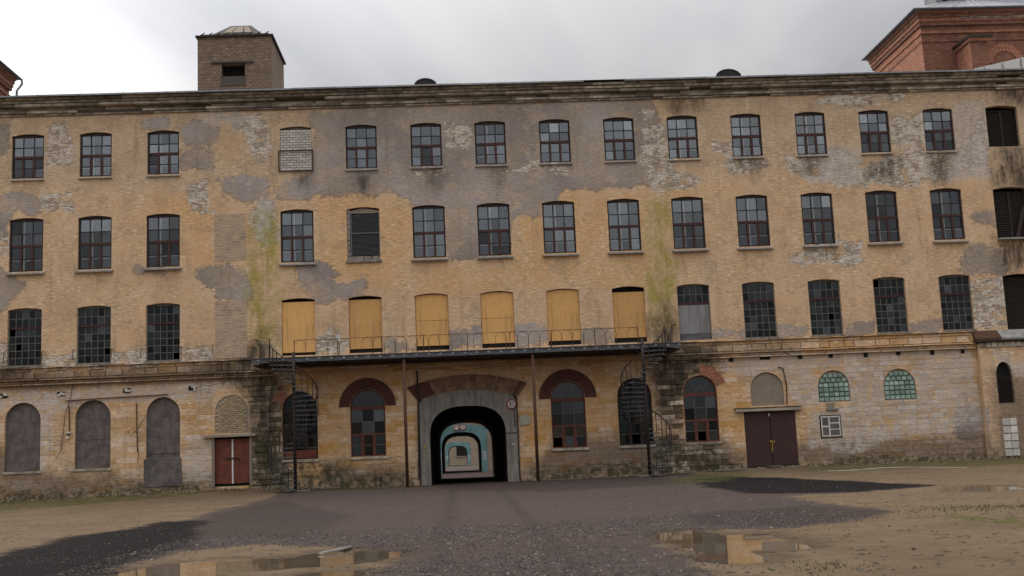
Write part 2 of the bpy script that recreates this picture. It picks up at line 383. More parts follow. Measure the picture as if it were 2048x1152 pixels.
def water():
    t = NT('water'); fr = t.n('ShaderNodeFresnel'); fr.inputs[0].default_value = 1.36
    nb = t.bump(t.noise(5, 3), .012, .02); t.put(fr.inputs['Normal'], nb)
    tr = t.n('ShaderNodeBsdfTransparent'); tr.inputs[0].default_value = (.80, .70, .56, 1)
    gl = t.n('ShaderNodeBsdfGlossy'); gl.inputs[0].default_value = (.96, .95, .93, 1); gl.inputs['Roughness'].default_value = .015; t.put(gl.inputs['Normal'], nb)
    a = t.n('ShaderNodeMixShader'); t.put(a.inputs[0], fr.outputs[0]); t.t.links.new(tr.outputs[0], a.inputs[1]); t.t.links.new(gl.outputs[0], a.inputs[2]); df = t.n('ShaderNodeBsdfDiffuse'); df.inputs[0].default_value = (.17, .125, .08, 1); b = t.n('ShaderNodeMixShader'); t.put(b.inputs[0], t.math('ADD', .12, t.math('MULTIPLY', t.noise(.9, 4), .22))); t.t.links.new(a.outputs[0], b.inputs[1]); t.t.links.new(df.outputs[0], b.inputs[2]); t.t.links.new(b.outputs[0], t.out.inputs[0]); M['water'] = t.m
water()
def ground_mat():
    t = NT('courtyard_ground')
    n1 = t.noise(.5, 6, .65); n2 = t.noise(3.0, 6, .7); n3 = t.noise(22, 5, .75); n4 = t.noise(70, 3, .8)
    e = t.math('ADD', t.math('MULTIPLY', t.math('SUBTRACT', n1, .5), 1.1), t.math('MULTIPLY', t.math('SUBTRACT', n2, .5), 1.0))
    mk = lambda a, s, k=1.: t.sm(-s, s, t.math('ADD', t.attr(a), t.math('MULTIPLY', e, k)))
    c = t.mix(t.sm(.3, .7, n1), (.205, .15, .097), (.158, .113, .074))
    c = t.mix(t.math('MULTIPLY', t.sm(.4, .7, n2), .65), c, (.115, .081, .054))
    c = t.mix(t.math('MULTIPLY', t.sm(.58, .7, n3), .55), c, (.06, .044, .032))
    c = t.mix(t.math('MULTIPLY', t.sm(.30, .22, n3), .5), c, (.27, .205, .14))
    g = t.mix(t.sm(.3, .7, n2), (.105, .081, .075), (.072, .056, .053))
    g = t.mix(t.sm(.53, .66, n3), g, (.030, .025, .026)); g = t.mix(t.math('MULTIPLY', t.sm(.60, .72, n4), .7), g, (.20, .165, .15))
    n5 = t.noise(7.5, 4, .8); g = t.mix(t.math('MULTIPLY', t.sm(.50, .66, n5), .6), g, (.035, .028, .028)); g = t.mix(t.math('MULTIPLY', t.sm(.40, .32, n5), .5), g, (.165, .132, .118)); c = t.mix(t.math('MULTIPLY', t.sm(.55, .70, n5), .5), c, (.085, .06, .04))
    e = t.math('ADD', e, t.math('MULTIPLY', t.math('SUBTRACT', n3, .5), 1.1)); gm = mk('gravel', .12, .8); g = t.mix(t.math('MULTIPLY', t.sm(.42, .62, t.noise(.23, 4, .6)), .45), g, (.098, .072, .057)); c = t.mix(t.math('MULTIPLY', gm, .95), c, g)
    b = t.mix(t.sm(.4, .65, n3), (.019, .0165, .017), (.010, .0095, .010))
    b = t.mix(t.math('MULTIPLY', t.sm(.66, .74, n4), .6), b, (.085, .075, .072))
    c = t.mix(t.math('MULTIPLY', mk('black', .25, 1.1), .95), c, b)
    tk = t.sm(-.25, .2, t.math('ADD', t.attr('track'), t.math('MULTIPLY', t.math('SUBTRACT', n2, .5), .35))); c = t.mix(t.math('MULTIPLY', tk, .38), c, (.035, .028, .028))
    wet = t.sm(-.6, .1, t.math('ADD', t.attr('puddle'), t.math('MULTIPLY', e, .5)))
    c = t.mix(t.math('MULTIPLY', wet, .62), c, (.062, .045, .031))
    mo = t.math('MULTIPLY', mk('moss', .4), t.sm(.38, .58, n2)); c = t.mix(t.math('MULTIPLY', mo, .9), c, t.mix(n3, (.075, .075, .025), (.11, .10, .035)))
    h = t.math('ADD', t.math('MULTIPLY', n3, .8), t.math('ADD', t.math('MULTIPLY', n2, 1.2), t.math('MULTIPLY', n4, .4)))
    rough = t.math('SUBTRACT', .92, t.math('MULTIPLY', wet, .25))
    t.pbr(c, rough, 0, t.bump(h, 1., .045), .03); M['courtyard_ground'] = t.m
ground_mat()
def leafy(name, a, b):
    t = NT(name); c = t.mix(t.noise(2.2, 4), a, b); t.pbr(c, .8, 0, None, .2); M[name] = t.m
leafy('grass', (.055, .062, .018), (.12, .105, .04)); leafy('weed', (.07, .05, .03), (.04, .034, .02))
def gravel_mat():
    t = NT('gravel'); v = t.n('ShaderNodeTexWhiteNoise', noise_dimensions='1D'); t.put(v.inputs['W'], t.attr('tone'))
    r = t.n('ShaderNodeValToRGB'); t.put(r.inputs[0], v.outputs[0]); cr = r.color_ramp
    cr.elements[0].position = 0; cr.elements[0].color = (.03, .027, .028, 1); cr.elements[1].position = 1; cr.elements[1].color = (.30, .26, .23, 1)
    x = cr.elements.new(.55); x.color = (.06, .048, .046, 1); x = cr.elements.new(.91); x.color = (.12, .097, .089, 1)
    t.pbr(r.outputs[0], .85, 0, None, .1); M['gravel'] = t.m
gravel_mat()

# ------------------------------------------------------------------ courtyard ground
P1 = [(205,1168),(270,1140),(330,1127),(440,1119),(590,1115),(640,1105),(720,1101),(797,1104),(790,1115),(740,1124),(690,1130),(600,1136),(500,1142),(430,1148),(400,1168)]
P1b = [(600,1150),(655,1143),(722,1141),(712,1152),(650,1163),(590,1165)]
P2 = [(1306,1076),(1330,1064),(1385,1059),(1440,1070),(1540,1066),(1548,1078),(1604,1090),(1614,1098),(1560,1102),(1500,1100),(1522,1114),(1556,1121),(1500,1129),(1430,1126),(1388,1112),(1412,1105),(1370,1098),(1338,1085)]
P3 = [(1895,976),(1940,972),(2010,972),(2046,977),(1985,984),(1905,983)]
GRAVEL = [[(-60,1135),(0,1112),(130,1080),(230,1062),(330,1050),(420,1024),(540,1000),(568,984),(700,975),(860,968),(1040,960),(1300,950),(1440,953),(1560,958),(1700,962),(1875,969),(1700,983),(1560,990),(1650,1004),(1800,1020),(1700,1040),(1560,1055),(1420,1058),(1330,1062),(1306,1078),(1360,1100),(1400,1120),(1460,1170),(720,1170),(740,1140),(815,1112),(700,1092),(520,1086),(380,1100),(250,1128),(180,1170),(-60,1170)]]
BLACK = [[(-60,1126),(0,1108),(130,1074),(330,1042),(410,1040),(400,1075),(350,1098),(260,1122),(200,1170),(-60,1170)], [(1380,960),(1450,955),(1600,958),(1875,969),(1700,982),(1500,986),(1400,972)], ]
GMOSS = [[(-40,1012),(0,1003),(290,985),(440,974),(560,968),(560,980),(430,988),(200,1003),(-40,1022)], [(1850,1018),(1920,1012),(2060,1016),(2060,1032),(1960,1026)], [(1340,954),(1480,940),(1500,946),(1440,958),(1350,962)], [(1600,932),(1720,922),(1990,916),(2060,916),(2060,924),(1800,934),(1620,940)], [(640,968),(830,964),(830,974),(650,980)]]
def gpoly(q, z=0.02): return [gp(u, v, z) for u, v in q]
GW, BW, MW, PW = [gpoly(q) for q in GRAVEL], [gpoly(q) for q in BLACK], [gpoly(q, .14) for q in GMOSS], [gpoly(q, -.01) for q in (P1, P1b, P2, P3)]
# compact value noise for the ground relief
_tab = rng.random((64, 64))
def vnoise(x, y):
    xi, yi = np.floor(x).astype(int), np.floor(y).astype(int); fx, fy = x-xi, y-yi
    fx = fx*fx*(3-2*fx); fy = fy*fy*(3-2*fy); T = lambda a, b: _tab[a % 64, b % 64]
    return (T(xi, yi)*(1-fx)+T(xi+1, yi)*fx)*(1-fy)+(T(xi, yi+1)*(1-fx)+T(xi+1, yi+1)*fx)*fy
def ground_z(x, y):
    x = np.asarray(x, float); y = np.asarray(y, float)
    z = np.interp(y, [-400, -24, -6, 0, 27, 50, 70, 160, 400], [0, 0, .07, .09, -.1, -.06, -.1, -.16, -.3])
    bank = np.interp(x, [-60, -24.5, -18, -12.6, -9.5, -6, 3.5, 5.5, 8, 12.2, 21.7, 60], [.12, .13, .25, .22, .08, 0, 0, .05, .12, .17, .08, .08])
    z = z + bank*np.exp(-np.clip(-y, 0, 50)/1.6)*np.where(y > .3, 0, 1)
    z = z + (vnoise(x*.45+9, y*.45)-.5)*.03*smooth(-4, -12, y) + (vnoise(x*2.1, y*2.1+5)-.5)*.014 + (vnoise(x*7, y*7)-.5)*.007
    return z
def puddle_s(x, y): return sdfs(x, y, PW)
def lines(*seg):
    out = []
    for a, b, s in seg: out += list(np.arange(a, b, s))
    return np.array(out+[seg[-1][1]])
gx = np.concatenate([-np.geomspace(400, 18, 24), lines((-16, 12, .12)), np.arange(12.4, 30, .5), np.geomspace(31, 400, 22)])
gy = np.concatenate([-np.geomspace(400, 48, 16), lines((-46, -30, .09), (-30, -20, .16), (-20, 1, .25)), np.geomspace(1.6, 400, 60)])
GX, GY = np.meshgrid(gx, gy); fx_, fy_ = GX.ravel(), GY.ravel()
ps = puddle_s(fx_, fy_)
gz = ground_z(fx_, fy_)
gz = gz*(1-.8*smooth(-.9, 0, ps)) - .045*smooth(-.22, .25, ps + (vnoise(fx_*3, fy_*3)-.5)*.2) + .004*smooth(-1.2, -.2, ps)
nx_, ny_ = len(gx), len(gy); idx = np.arange(nx_*ny_).reshape(ny_, nx_)
quads = np.stack([idx[:-1, :-1], idx[:-1, 1:], idx[1:, 1:], idx[1:, :-1]], -1).reshape(-1, 4)
gme = bpy.data.meshes.new('ground'); gme.from_pydata(np.stack([fx_, fy_, gz], -1).tolist(), [], quads.tolist()); gme.update()
gme.materials.append(M['courtyard_ground']); gme.polygons.foreach_set('use_smooth', [True]*len(gme.polygons))
set_attr(gme, 'gravel', sdfs(fx_, fy_, GW+[[(-9, -1), (2.5, -1), (3, 230), (-11, 230)]])); TR = [gpoly(q) for q in ([(902,972),(912,972),(905,1060),(880,1150),(845,1150),(885,1060)], [(985,972),(994,972),(1090,1060),(1180,1150),(1150,1150),(1072,1060)], [(1400,1022),(1620,1008),(1780,1020),(1660,1042),(1480,1052),(1380,1042)], [(400,1070),(420,1030),(560,1003),(700,1030),(600,1075)], [(860,970),(1300,955),(1420,965),(1100,985),(900,982)])]
set_attr(gme, 'track', sdfs(fx_, fy_, TR)); set_attr(gme, 'black', sdfs(fx_, fy_, BW)); set_attr(gme, 'moss', sdfs(fx_, fy_, MW+[[(-14, 178), (6, 178), (6, 234), (-14, 234)]])); set_attr(gme, 'puddle', ps)
tag(link('ground', gme), kind='structure')
for q, lab in ((P1, 'long brown rain puddle at the bottom left'), (P1b, ''), (P2, ''), (P3, '')):
    w = gpoly(q, -.01); c = np.mean(w, 0); n = len(w)
    pts = []
    for i, p in enumerate(w):
        a, b = np.array(w[i-1]), np.array(w[(i+1) % n]); t = b-a; t = t/(np.hypot(*t)+1e-9); nn = np.array([t[1], -t[0]])
        s_ = np.array(p)+nn*.18
        if sdf(np.array([s_[0]]), np.array([s_[1]]), w)[0] > 0: s_ = np.array(p)-nn*.18
        pts.append((s_[0], s_[1], -.012))
    mb = MB(); mb.v = pts; mb.f = [tuple(range(n))]
    tag(mb.build('puddle', M['water']), kind='structure')

# ------------------------------------------------------------------ facade grid
COLX = {0:-.0039,1:.0188,2:.0478,3:.04,4:.0364,5:.0225,6:-.0005,7:-.0422,8:-.0514,9:-.0517,10:-.0723,11:-.0643,12:-.0066,13:.0417,14:.1254,15:.2}
def cx(c): return (c-7.5)*3.15 + COLX[c]
ROWZ = {'A': (15.257, 17.425), 'B': (10.779, 13.345), 'C': (6.354, 9.057), 'D': (1.535, 4.661)}
ROWW = {'A': 1.50, 'B': 1.56, 'C': 1.56, 'D': 1.62}
class Op:   # an opening in a wall
    def __init__(s, x0, x1, z0, z1, rise=.095, ell=False, depth=.36):
        s.x0, s.x1, s.z0, s.z1, s.rise, s.ell, s.depth = x0, x1, z0, z1, rise, ell, depth; s.zs = z1-rise; s.cx = (x0+x1)/2; s.w = x1-x0
    def top(s, x):
        t = min(1, abs((x-s.cx)/(s.w/2)))
        return s.zs + s.rise*(math.sqrt(max(0, 1-t*t)) if s.ell else 1-t*t)
    def arc(s, k=12):
        if s.rise <= 0: return [(s.x0, s.z1), (s.x1, s.z1)]
        return [(x, s.top(x)) for x in ((s.cx - s.w/2*math.cos(math.pi*i/k)) for i in range(k+1))]
def std(c, row): z0, z1 = ROWZ[row]; w = ROWW[row]; return Op(cx(c)-w/2, cx(c)+w/2, z0, z1)
def arched(c, z0=None, z1=None, w=None): w = w or ROWW['D']; a, b = ROWZ['D']; return Op(cx(c)-w/2, cx(c)+w/2, a if z0 is None else z0, b if z1 is None else z1, w/2, True)
OPS = {}
for c in (0, 1, 2, 4, 5, 6, 7, 8, 9, 10, 11, 12, 13, 14): OPS['A', c] = std(c, 'A')
for c in (0, 1, 2, 4, 5, 6, 7, 8, 9, 10, 11, 12, 13, 14): OPS['B', c] = std(c, 'B')
for c in (0, 1, 2, 4, 5, 6, 7, 8, 9, 10, 11, 12, 13, 14): OPS['C', c] = std(c, 'C')
for r_, (u0, v0, u1, v1) in {'A': (1974,211,2037,293), 'B': (1990,374,2056,476), 'C': (2010,547,2080,658)}.items():
    x0, x1, z0, z1 = rect(u0, v0, u1, v1); OPS[r_, 15] = Op(x0, x1, z0, z1)
for c in (0, 1, 4, 5, 8, 9, 10): OPS['D', c] = arched(c)
x0, x1, z0, z1 = rect(292, 795, 360, 974); OPS['D', 2] = Op(x0, x1, z0, ROWZ['D'][1], (x1-x0)/2, True, .3)
x0, x1, z0, z1 = rect(427, 874, 502, 968); OPS['D', 'reddoor'] = Op(x0, x1, z0-.1, z1, 0)
x0, x1, z0, z1 = rect(430, 790, 497, 866); OPS['D', 3] = Op(x0, x1, z0, z1, (x1-x0)/2, True, .06)
x0, x1, z0, z1 = rect(1491, 822, 1594, 934); OPS['D', 'browndoor'] = Op(x0, x1, z0-.1, z1, 0)
x0, x1, z0, z1 = rect(1501, 744, 1567, 811); OPS['D', 11] = Op(x0, x1, z0, z1, (x1-x0)/2, True, .1)
x0, x1, z0, z1 = rect(1636, 740, 1699, 803); OPS['D', 12] = Op(x0, x1, z0, z1, (x1-x0)/2, True, .12)
x0, x1, z0, z1 = rect(1767, 737, 1831, 799); OPS['D', 13] = Op(x0, x1, z0, z1, (x1-x0)/2, True, .12)
AX0, AX1, AZS, AZT = -5.5, -.87, 4.02, 4.42
OPS['D', 'arch'] = Op(AX0, AX1, -.6, AZT, AZT-AZS, False, .5)
# archway that is cut through all the mills
IX0, IX1, ITOP = -5.0, -1.44, 3.68
def arch_profile(x0, x1, top, bot=-.6, rad=1.12, k=10):
    """round-shouldered opening, from bottom left over the top to bottom right"""
    cxm = (x0+x1)/2; hw = (x1-x0)/2; rise = 1.5; P = [(x0, bot)]; n = 31
    for i in range(n):
        a = math.pi - math.pi*i/(n-1); c_, s_ = math.cos(a), math.sin(a)
        P.append((cxm + hw*math.copysign(abs(c_)**(2/2.7), c_), top-rise+rise*abs(s_)**(2/2.7)))
    P.append((x1, bot)); return P

# ---- wear on the facade, outlined on the photograph and laid on the wall plane
W_GREY = [[(-30,245),(17,250),(18,290),(8,308),(-30,315)], [(-30,380),(55,388),(82,400),(84,425),(60,434),(40,420),(25,440),(15,485),(-30,490)], [(-30,515),(15,543),(50,570),(42,590),(20,600),(17,622),(-30,632)],
 [(282,233),(345,230),(352,250),(320,262),(280,258)], [(358,250),(400,238),(442,255),(432,288),(372,287),(358,270)], [(360,300),(427,300),(427,342),(362,342)], [(433,360),(490,348),(535,356),(540,398),(480,402),(448,388)],
 [(393,535),(440,528),(488,532),(502,580),(492,602),(435,602),(418,570),(393,556)], [(272,528),(332,538),(327,552),(272,547)],
 [(624,225),(690,216),(1000,205),(1300,196),(1328,250),(1312,374),(1130,378),(1086,432),(1024,432),(1020,514),(892,516),(888,420),(822,412),(820,392),(780,386),(700,394),(640,388),(600,400),(550,395),(560,365),(624,350)],
 [(588,530),(640,524),(692,543),(662,560),(682,578),(730,558),(724,592),(700,594),(650,614),(632,608),(610,575)],
 [(763,690),(775,676),(832,688),(834,701),(765,704)], [(898,660),(930,653),(965,648),(967,691),(900,698)], [(1030,655),(1060,643),(1092,648),(1097,691),(1032,693)], [(1163,658),(1200,653),(1226,663),(1226,686),(1163,687)],
 [(1420,662),(1486,664),(1486,676),(1420,678)], [(1555,654),(1616,652),(1617,673),(1555,674)], [(1688,648),(1747,645),(1749,669),(1690,670)], [(1819,643),(1880,641),(1882,663),(1820,664)],
 [(1936,428),(1990,424),(1992,450),(1940,452)], [(1908,525),(1958,482),(2010,495),(2012,552),(1930,552)], [(1908,850),(1915,820),(1945,808),(1972,825),(1976,872),(1905,876)], [(640,568),(690,572),(690,588),(642,590)]]
W_BARE = [[(93,245),(122,243),(152,290),(152,337),(93,337)], [(400,224),(522,224),(537,260),(532,332),(500,322),(490,262),(430,247)], [(373,370),(417,353),(422,422),(383,422)], [(512,395),(545,398),(562,482),(530,492),(503,440)],
 [(1290,250),(1332,238),(1347,300),(1342,345),(1402,350),(1397,372),(1310,388),(1283,340)], [(1418,284),(1462,284),(1462,309),(1418,307)], [(1438,318),(1535,316),(1548,338),(1450,347)],
 [(1573,315),(1612,308),(1662,298),(1702,308),(1722,328),(1802,310),(1842,250),(1852,260),(1852,300),(1922,300),(1972,220),(1987,250),(1982,342),(1902,352),(1832,372),(1640,367),(1578,352)],
 [(1660,184),(1792,178),(1812,200),(1700,217),(1638,202)], [(1780,233),(1847,222),(1852,292),(1788,287)], [(1943,558),(2012,552),(2017,652),(1948,652)], [(620,678),(670,663),(702,678),(702,707),(628,707)],
 [(890,240),(945,245),(940,300),(895,295)], [(830,335),(895,330),(890,350),(832,352)], [(0,690),(20,690),(80,712),(155,708),(215,700),(290,700),(360,690),(425,700),(425,722),(0,745)], [(0,455),(20,470),(18,520),(-10,520)],
 [(1000,330),(1140,320),(1135,345),(1010,350)], [(80,385),(150,380),(150,425),(90,425)], [(1290,225),(1310,220),(1310,250),(1292,250)], [(1650,470),(1730,480),(1720,530),(1560,525),(1600,505)]]
W_WHITE = [[(1450,740),(1620,735),(1640,800),(1600,810),(1560,735),(1500,745)],[(1700,735),(1760,735),(1775,870),(1720,900),(1620,890),(1625,830),(1700,815)],[(1840,730),(1930,725),(1960,800),(1900,860),(1790,870),(1790,810)],[(430,880),(425,960),(370,960),(370,880)],[(60,790),(90,790),(100,870),(80,940)],[(1440,724),(1500,712),(1935,699),(1942,714),(1700,722),(1450,740)], [(-20,800),(60,792),(430,772),(430,790),(60,812),(-20,815)], [(1912,210),(1966,208),(1977,352),(1898,357)], [(1640,295),(1720,300),(1720,360),(1640,362)], [(400,226),(500,226),(480,250),(410,246)], [(1985,705),(2010,720),(2060,735),(2060,750),(2000,740)], [(515,398),(545,400),(560,480),(530,485)]]
W_ALGAE = [[(498,430),(560,420),(567,500),(552,690),(503,692),(492,560)], [(1293,400),(1342,372),(1352,480),(1362,540),(1347,655),(1293,655),(1286,500)]]
W_DIRT = [[(405,728),(480,700),(520,660),(548,690),(568,780),(568,975),(503,975),(500,800),(468,762),(405,752)], [(1296,640),(1335,600),(1350,680),(1350,715),(1440,712),(1442,738),(1375,760),(1345,860),(1310,800)],
 [(1488,324),(1532,324),(1512,358)], [(1603,318),(1642,318),(1632,348),(1605,345)], [(1728,332),(1792,318),(1792,352),(1733,357)], [(1858,303),(1902,299),(1888,365),(1868,362)], [(1983,300),(2060,288),(2060,410),(1990,365)],
 [(1335,198),(1402,188),(1402,217),(1348,232)], [(-20,738),(70,735),(70,760),(-20,772)], [(700,345),(745,345),(740,390),(715,392)], [(860,345),(885,345),(880,375),(868,376)], [(985,335),(1010,335),(1000,360)], [(595,345),(622,340),(618,378),(600,370)],
 [(1990,480),(2060,470),(2060,545),(1995,540)], [(440,740),(500,740),(505,790),(470,770)], [(1960,160),(2060,150),(2060,210),(2000,205)]]
W_ORANGE = [[(565,752),(830,742),(835,960),(640,955),(565,900)],[(1045,745),(1240,740),(1250,870),(1170,870),(1050,930)],[(1360,760),(1490,760),(1490,880),(1440,880)],[(635,400),(700,388),(825,393),(825,575),(640,565)], [(1092,384),(1292,384),(1292,560),(1030,562),(1030,440)], [(428,262),(492,262),(492,352),(428,352)], [(1338,372),(1482,358),(1482,388),(1345,397)], [(300,390),(425,400),(425,540),(300,500)], [(830,535),(1300,515),(1300,570),(830,590)], [(1050,205),(1400,195),(1330,240),(1300,240)]]
W_BROWN = [[(-20,740),(420,724),(505,715),(505,762),(-20,788)],[(1360,690),(1600,684),(1600,700),(1360,722)],[(1160,870),(1370,875),(1370,955),(1035,965),(1045,935)], [(1570,885),(1900,868),(1985,860),(1990,930),(1600,935)], [(-20,935),(60,940),(280,955),(430,945),(430,990),(-20,1010)], [(-20,890),(40,905),(100,960),(-20,965)], [(140,945),(240,940),(240,960),(140,962)], [(1975,740),(2060,760),(2060,930),(1985,930)], [(640,925),(835,930),(835,975),(640,980)], [(1360,870),(1500,900),(1500,950),(1360,955)]]
W_RUBBLE = [[(1305,690),(1360,690),(1372,745),(1368,890),(1445,890),(1470,935),(1440,960),(1300,965),(1335,860)], [(503,755),(568,762),(568,975),(503,972)], [(1356,690),(1440,692),(1440,735),(1370,750)]]
W_MOSS = [[(-20,985),(290,972),(430,965),(430,995),(-20,1015)], [(500,940),(640,925),(700,945),(830,955),(830,985),(500,990)], [(1040,945),(1300,925),(1500,920),(1500,960),(1040,975)], [(1600,922),(2060,900),(2060,930),(1600,945)], [(505,860),(560,870),(560,960),(505,960)], [(1310,880),(1360,890),(1440,900),(1440,950),(1310,955)]]
WEAR = {k: [[wp(u, v) for u, v in q] for q in L] for k, L in dict(grey=W_GREY, bare=W_BARE, white=W_WHITE, algae=W_ALGAE, dirt=W_DIRT, orange=W_ORANGE, brown=W_BROWN, rubble=W_RUBBLE, moss=W_MOSS).items()}
def wear(me, tone=None):
    n = len(me.vertices); co = np.empty(n*3); me.vertices.foreach_get('co', co); co = co.reshape(-1, 3)
    for k, L in WEAR.items(): set_attr(me, k, sdfs(co[:, 0], co[:, 2], L))
    if tone is not None: set_attr(me, 'tone', tone)

def wall_panel(x0, x1, z0, z1, ops, y=0., step=.25):
    """wall face at y with openings cut out, arch heads and reveals; returns an MB"""
    xs = set(np.round(np.arange(x0, x1+1e-6, step), 4)) | {x1}; zs = set(np.round(np.arange(z0, z1+1e-6, step), 4)) | {z1}
    exx = set(); ezz = set()
    for o in ops: exx |= {o.x0, o.x1}; ezz |= {max(z0, o.z0), min(z1, o.z1)}
    xs = sorted(exx | {x for x in xs if all(abs(x-e) > .04 for e in exx)}); zs = sorted(ezz | {z for z in zs if all(abs(z-e) > .04 for e in ezz)})
    mb = MB(); nx = len(xs)
    mb.v = [(x, y, z) for z in zs for x in xs]
    for j in range(len(zs)-1):
        zm = (zs[j]+zs[j+1])/2; act = [o for o in ops if o.z0 < zm < o.z1]
        for i in range(nx-1):
            xm = (xs[i]+xs[i+1])/2
            if any(o.x0 < xm < o.x1 for o in act): continue
            a = j*nx+i; mb.f.append((a, a+1, a+1+nx, a+nx))
    for o in ops:
        arc = o.arc()
        for (xa, za), (xb, zb) in zip(arc, arc[1:]):
            if o.rise > 0:
                n = len(mb.v); mb.v += [(xa, y, za), (xb, y, zb), (xb, y, o.z1), (xa, y, o.z1)]; mb.f.append((n, n+1, n+2, n+3))
        loop = [(o.x0, o.z0)] + arc + [(o.x1, o.z0)]
        if o.z0 > z0: loop.append((o.x0, o.z0))
        for (xa, za), (xb, zb) in zip(loop, loop[1:]):
            n = len(mb.v); mb.v += [(xa, y, za), (xb, y, zb), (xb, y+o.depth, zb), (xa, y+o.depth, za)]; mb.f.append((n, n+1, n+2, n+3))
    return mb

# ------------------------------------------------------------------ the mill
mill = empty('factory_building', (0, 0, 0), 'long four-storey ochre mill with peeling plaster and a central archway', 'building')
ZC = 18.28      # underside of the cornice
wall = wall_panel(-33, 33, -.6, ZC, list(OPS.values())).build('wall', M['facade'], mill)
wear(wall.data)
# core behind the face: floors, end walls, back wall
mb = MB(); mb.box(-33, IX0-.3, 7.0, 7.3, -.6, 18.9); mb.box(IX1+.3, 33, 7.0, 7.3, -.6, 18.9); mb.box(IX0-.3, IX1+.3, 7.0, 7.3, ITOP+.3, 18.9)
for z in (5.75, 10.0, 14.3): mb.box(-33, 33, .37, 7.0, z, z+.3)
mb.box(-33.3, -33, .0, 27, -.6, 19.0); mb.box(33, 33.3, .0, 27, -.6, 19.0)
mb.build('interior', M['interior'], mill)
bk = wall_panel(-33, 33, -.6, 19.1, [Op(IX0, IX1, -.6, ITOP, .6, True, .01)], 27.0, 3.0); bk.build('rear_wall', M['far_wall'], mill)
# pitched roof
mb = MB(); mb.v = [(-33.4, -.60, 19.15), (33.4, -.60, 19.15), (33.4, 13.5, 21.2), (-33.4, 13.5, 21.2), (33.4, 27.6, 19.15), (-33.4, 27.6, 19.15), (-33.4, 13.5, 19.3), (33.4, 13.5, 19.3)]
mb.f = [(0, 1, 2, 3), (3, 2, 4, 5), (0, 3, 5), (1, 4, 2)]
mb.build('roof', M['roof_metal'], mill)
# cornice: stone slabs in stepped courses
mb = MB(); mb.box(-33, 33, -.02, .5, ZC, 19.09); cornice = mb.build('cornice', M['mortar_dark'], mill)
COURSES = [(18.28, 18.37, .10, 1.1), (18.38, 18.50, .17, 1.5), (18.51, 18.66, .05, 1.0), (18.67, 18.795, .34, 1.9), (18.81, 18.935, .40, 1.5), (18.95, 19.08, .46, 1.7)]
slabs = {}
for z0, z1, pr, ln in COURSES:
    x = -33.0
    while x < 33:
        L = ln*random.choice((.55, .8, 1., 1.25, 1.6)); L = min(L, 33-x)
        if L > .2:
            key = (round(L, 2), z0)
            if key not in slabs:
                b = MB().chip(-L/2+.006, L/2-.006, 0, z1-z0, -pr, .02, .014, .012); b.box(-L/2+.006, L/2-.006, -pr+.02, .015, .001, z1-z0-.001)
                me = b.mesh('cornice_slab'); me.materials.append(M['cornice_stone']); slabs[key] = me
            if random.random() > .025 or z0 > 18.95:
                o = link('cornice_slab', slabs[key], cornice, (x+L/2, random.uniform(-.012, .02), z0+random.uniform(-.006, .006)))
                o.rotation_euler = (random.uniform(-.02, .02), random.uniform(-.003, .003), random.uniform(-.006, .006))
        x += L
gme_ = MB().box(-1.0, 1.0, -.66, -.02, 0, .018).box(-1.0, 1.0, -.675, -.652, -.05, .026).box(-1.0, -.97, -.685, -.02, -.055, .045).mesh('gutter_strip'); gme_.materials.append(M['zinc'])
for i in range(33):
    if i == 18: continue
    o = link('gutter_strip', gme_, mill, (-32+2.0*i, 0, 19.105)); o.rotation_euler = (random.uniform(-.012, .012), random.uniform(-.003, .003), 0)
# string course over the ground floor
mb = MB(); mb.box(-33, 21.3, -.03, .2, 5.42, 6.26); string = mb.build('string_course', M['facade_ground'], mill); wear(string.data)
for z0, z1, pr, ln in ((5.42, 5.50, .17, 1.3), (5.51, 5.62, .10, 1.5), (5.63, 5.72, .22, 1.8), (5.74, 6.04, .13, .75), (6.05, 6.20, .10, .9), (6.21, 6.265, .20, 1.2)):
    x = -30.
    while x < 21.3:
        L = min(ln*random.uniform(.6, 1.5), 21.3-x)
        if L > .15 and not (random.random() < .10 and z0 > 6.0):
            b = MB().chip(x+.008, x+L-.008, z0, z1, -pr+random.uniform(-.014, .014), 0, .012, .012); o = b.build('course_stone', M['facade_ground'], string)
            wear(o.data, np.full(len(o.data.vertices), random.uniform(-1.2, .55)))
        x += L

# ground-floor masonry: coursed blocks with recessed joints
def gf_block(z, h, x0, x1):
    """openings that interrupt a course, as x intervals"""
    iv = []
    for k, o in OPS.items():
        if k[0] != 'D' or o.z0 > z+h or o.z1 < z: continue
        zz_ = max(z, o.zs)
        if zz_ <= o.zs or o.rise <= 0: hw = o.w/2
        else:
            t = (zz_-o.zs)/o.rise; hw = o.w/2*(math.sqrt(max(0, 1-t*t)) if o.ell else math.sqrt(max(0, 1-t)))
        iv.append((o.cx-hw-.02, o.cx+hw+.02))
    for c, ro in ((5, 1.32), (8, 1.36)):      # painted brick arches
        zs_ = OPS['D', c].zs
        if z+h > zs_-.02 and z < zs_+ro: t = max(0, z-zs_); iv.append((cx(c)-math.sqrt(max(0, ro*ro-t*t)), cx(c)+math.sqrt(max(0, ro*ro-t*t))))
    if z+h > 3.9:                               # archway arch
        for (a, b, za, zb) in ((-6.0, -.4, 3.98, 5.12),):
            if z+h > za and z < zb: iv.append((a+.75*max(0, z-4.5), b-.75*max(0, z-4.5)))
    return iv
stones = []
z = -.1
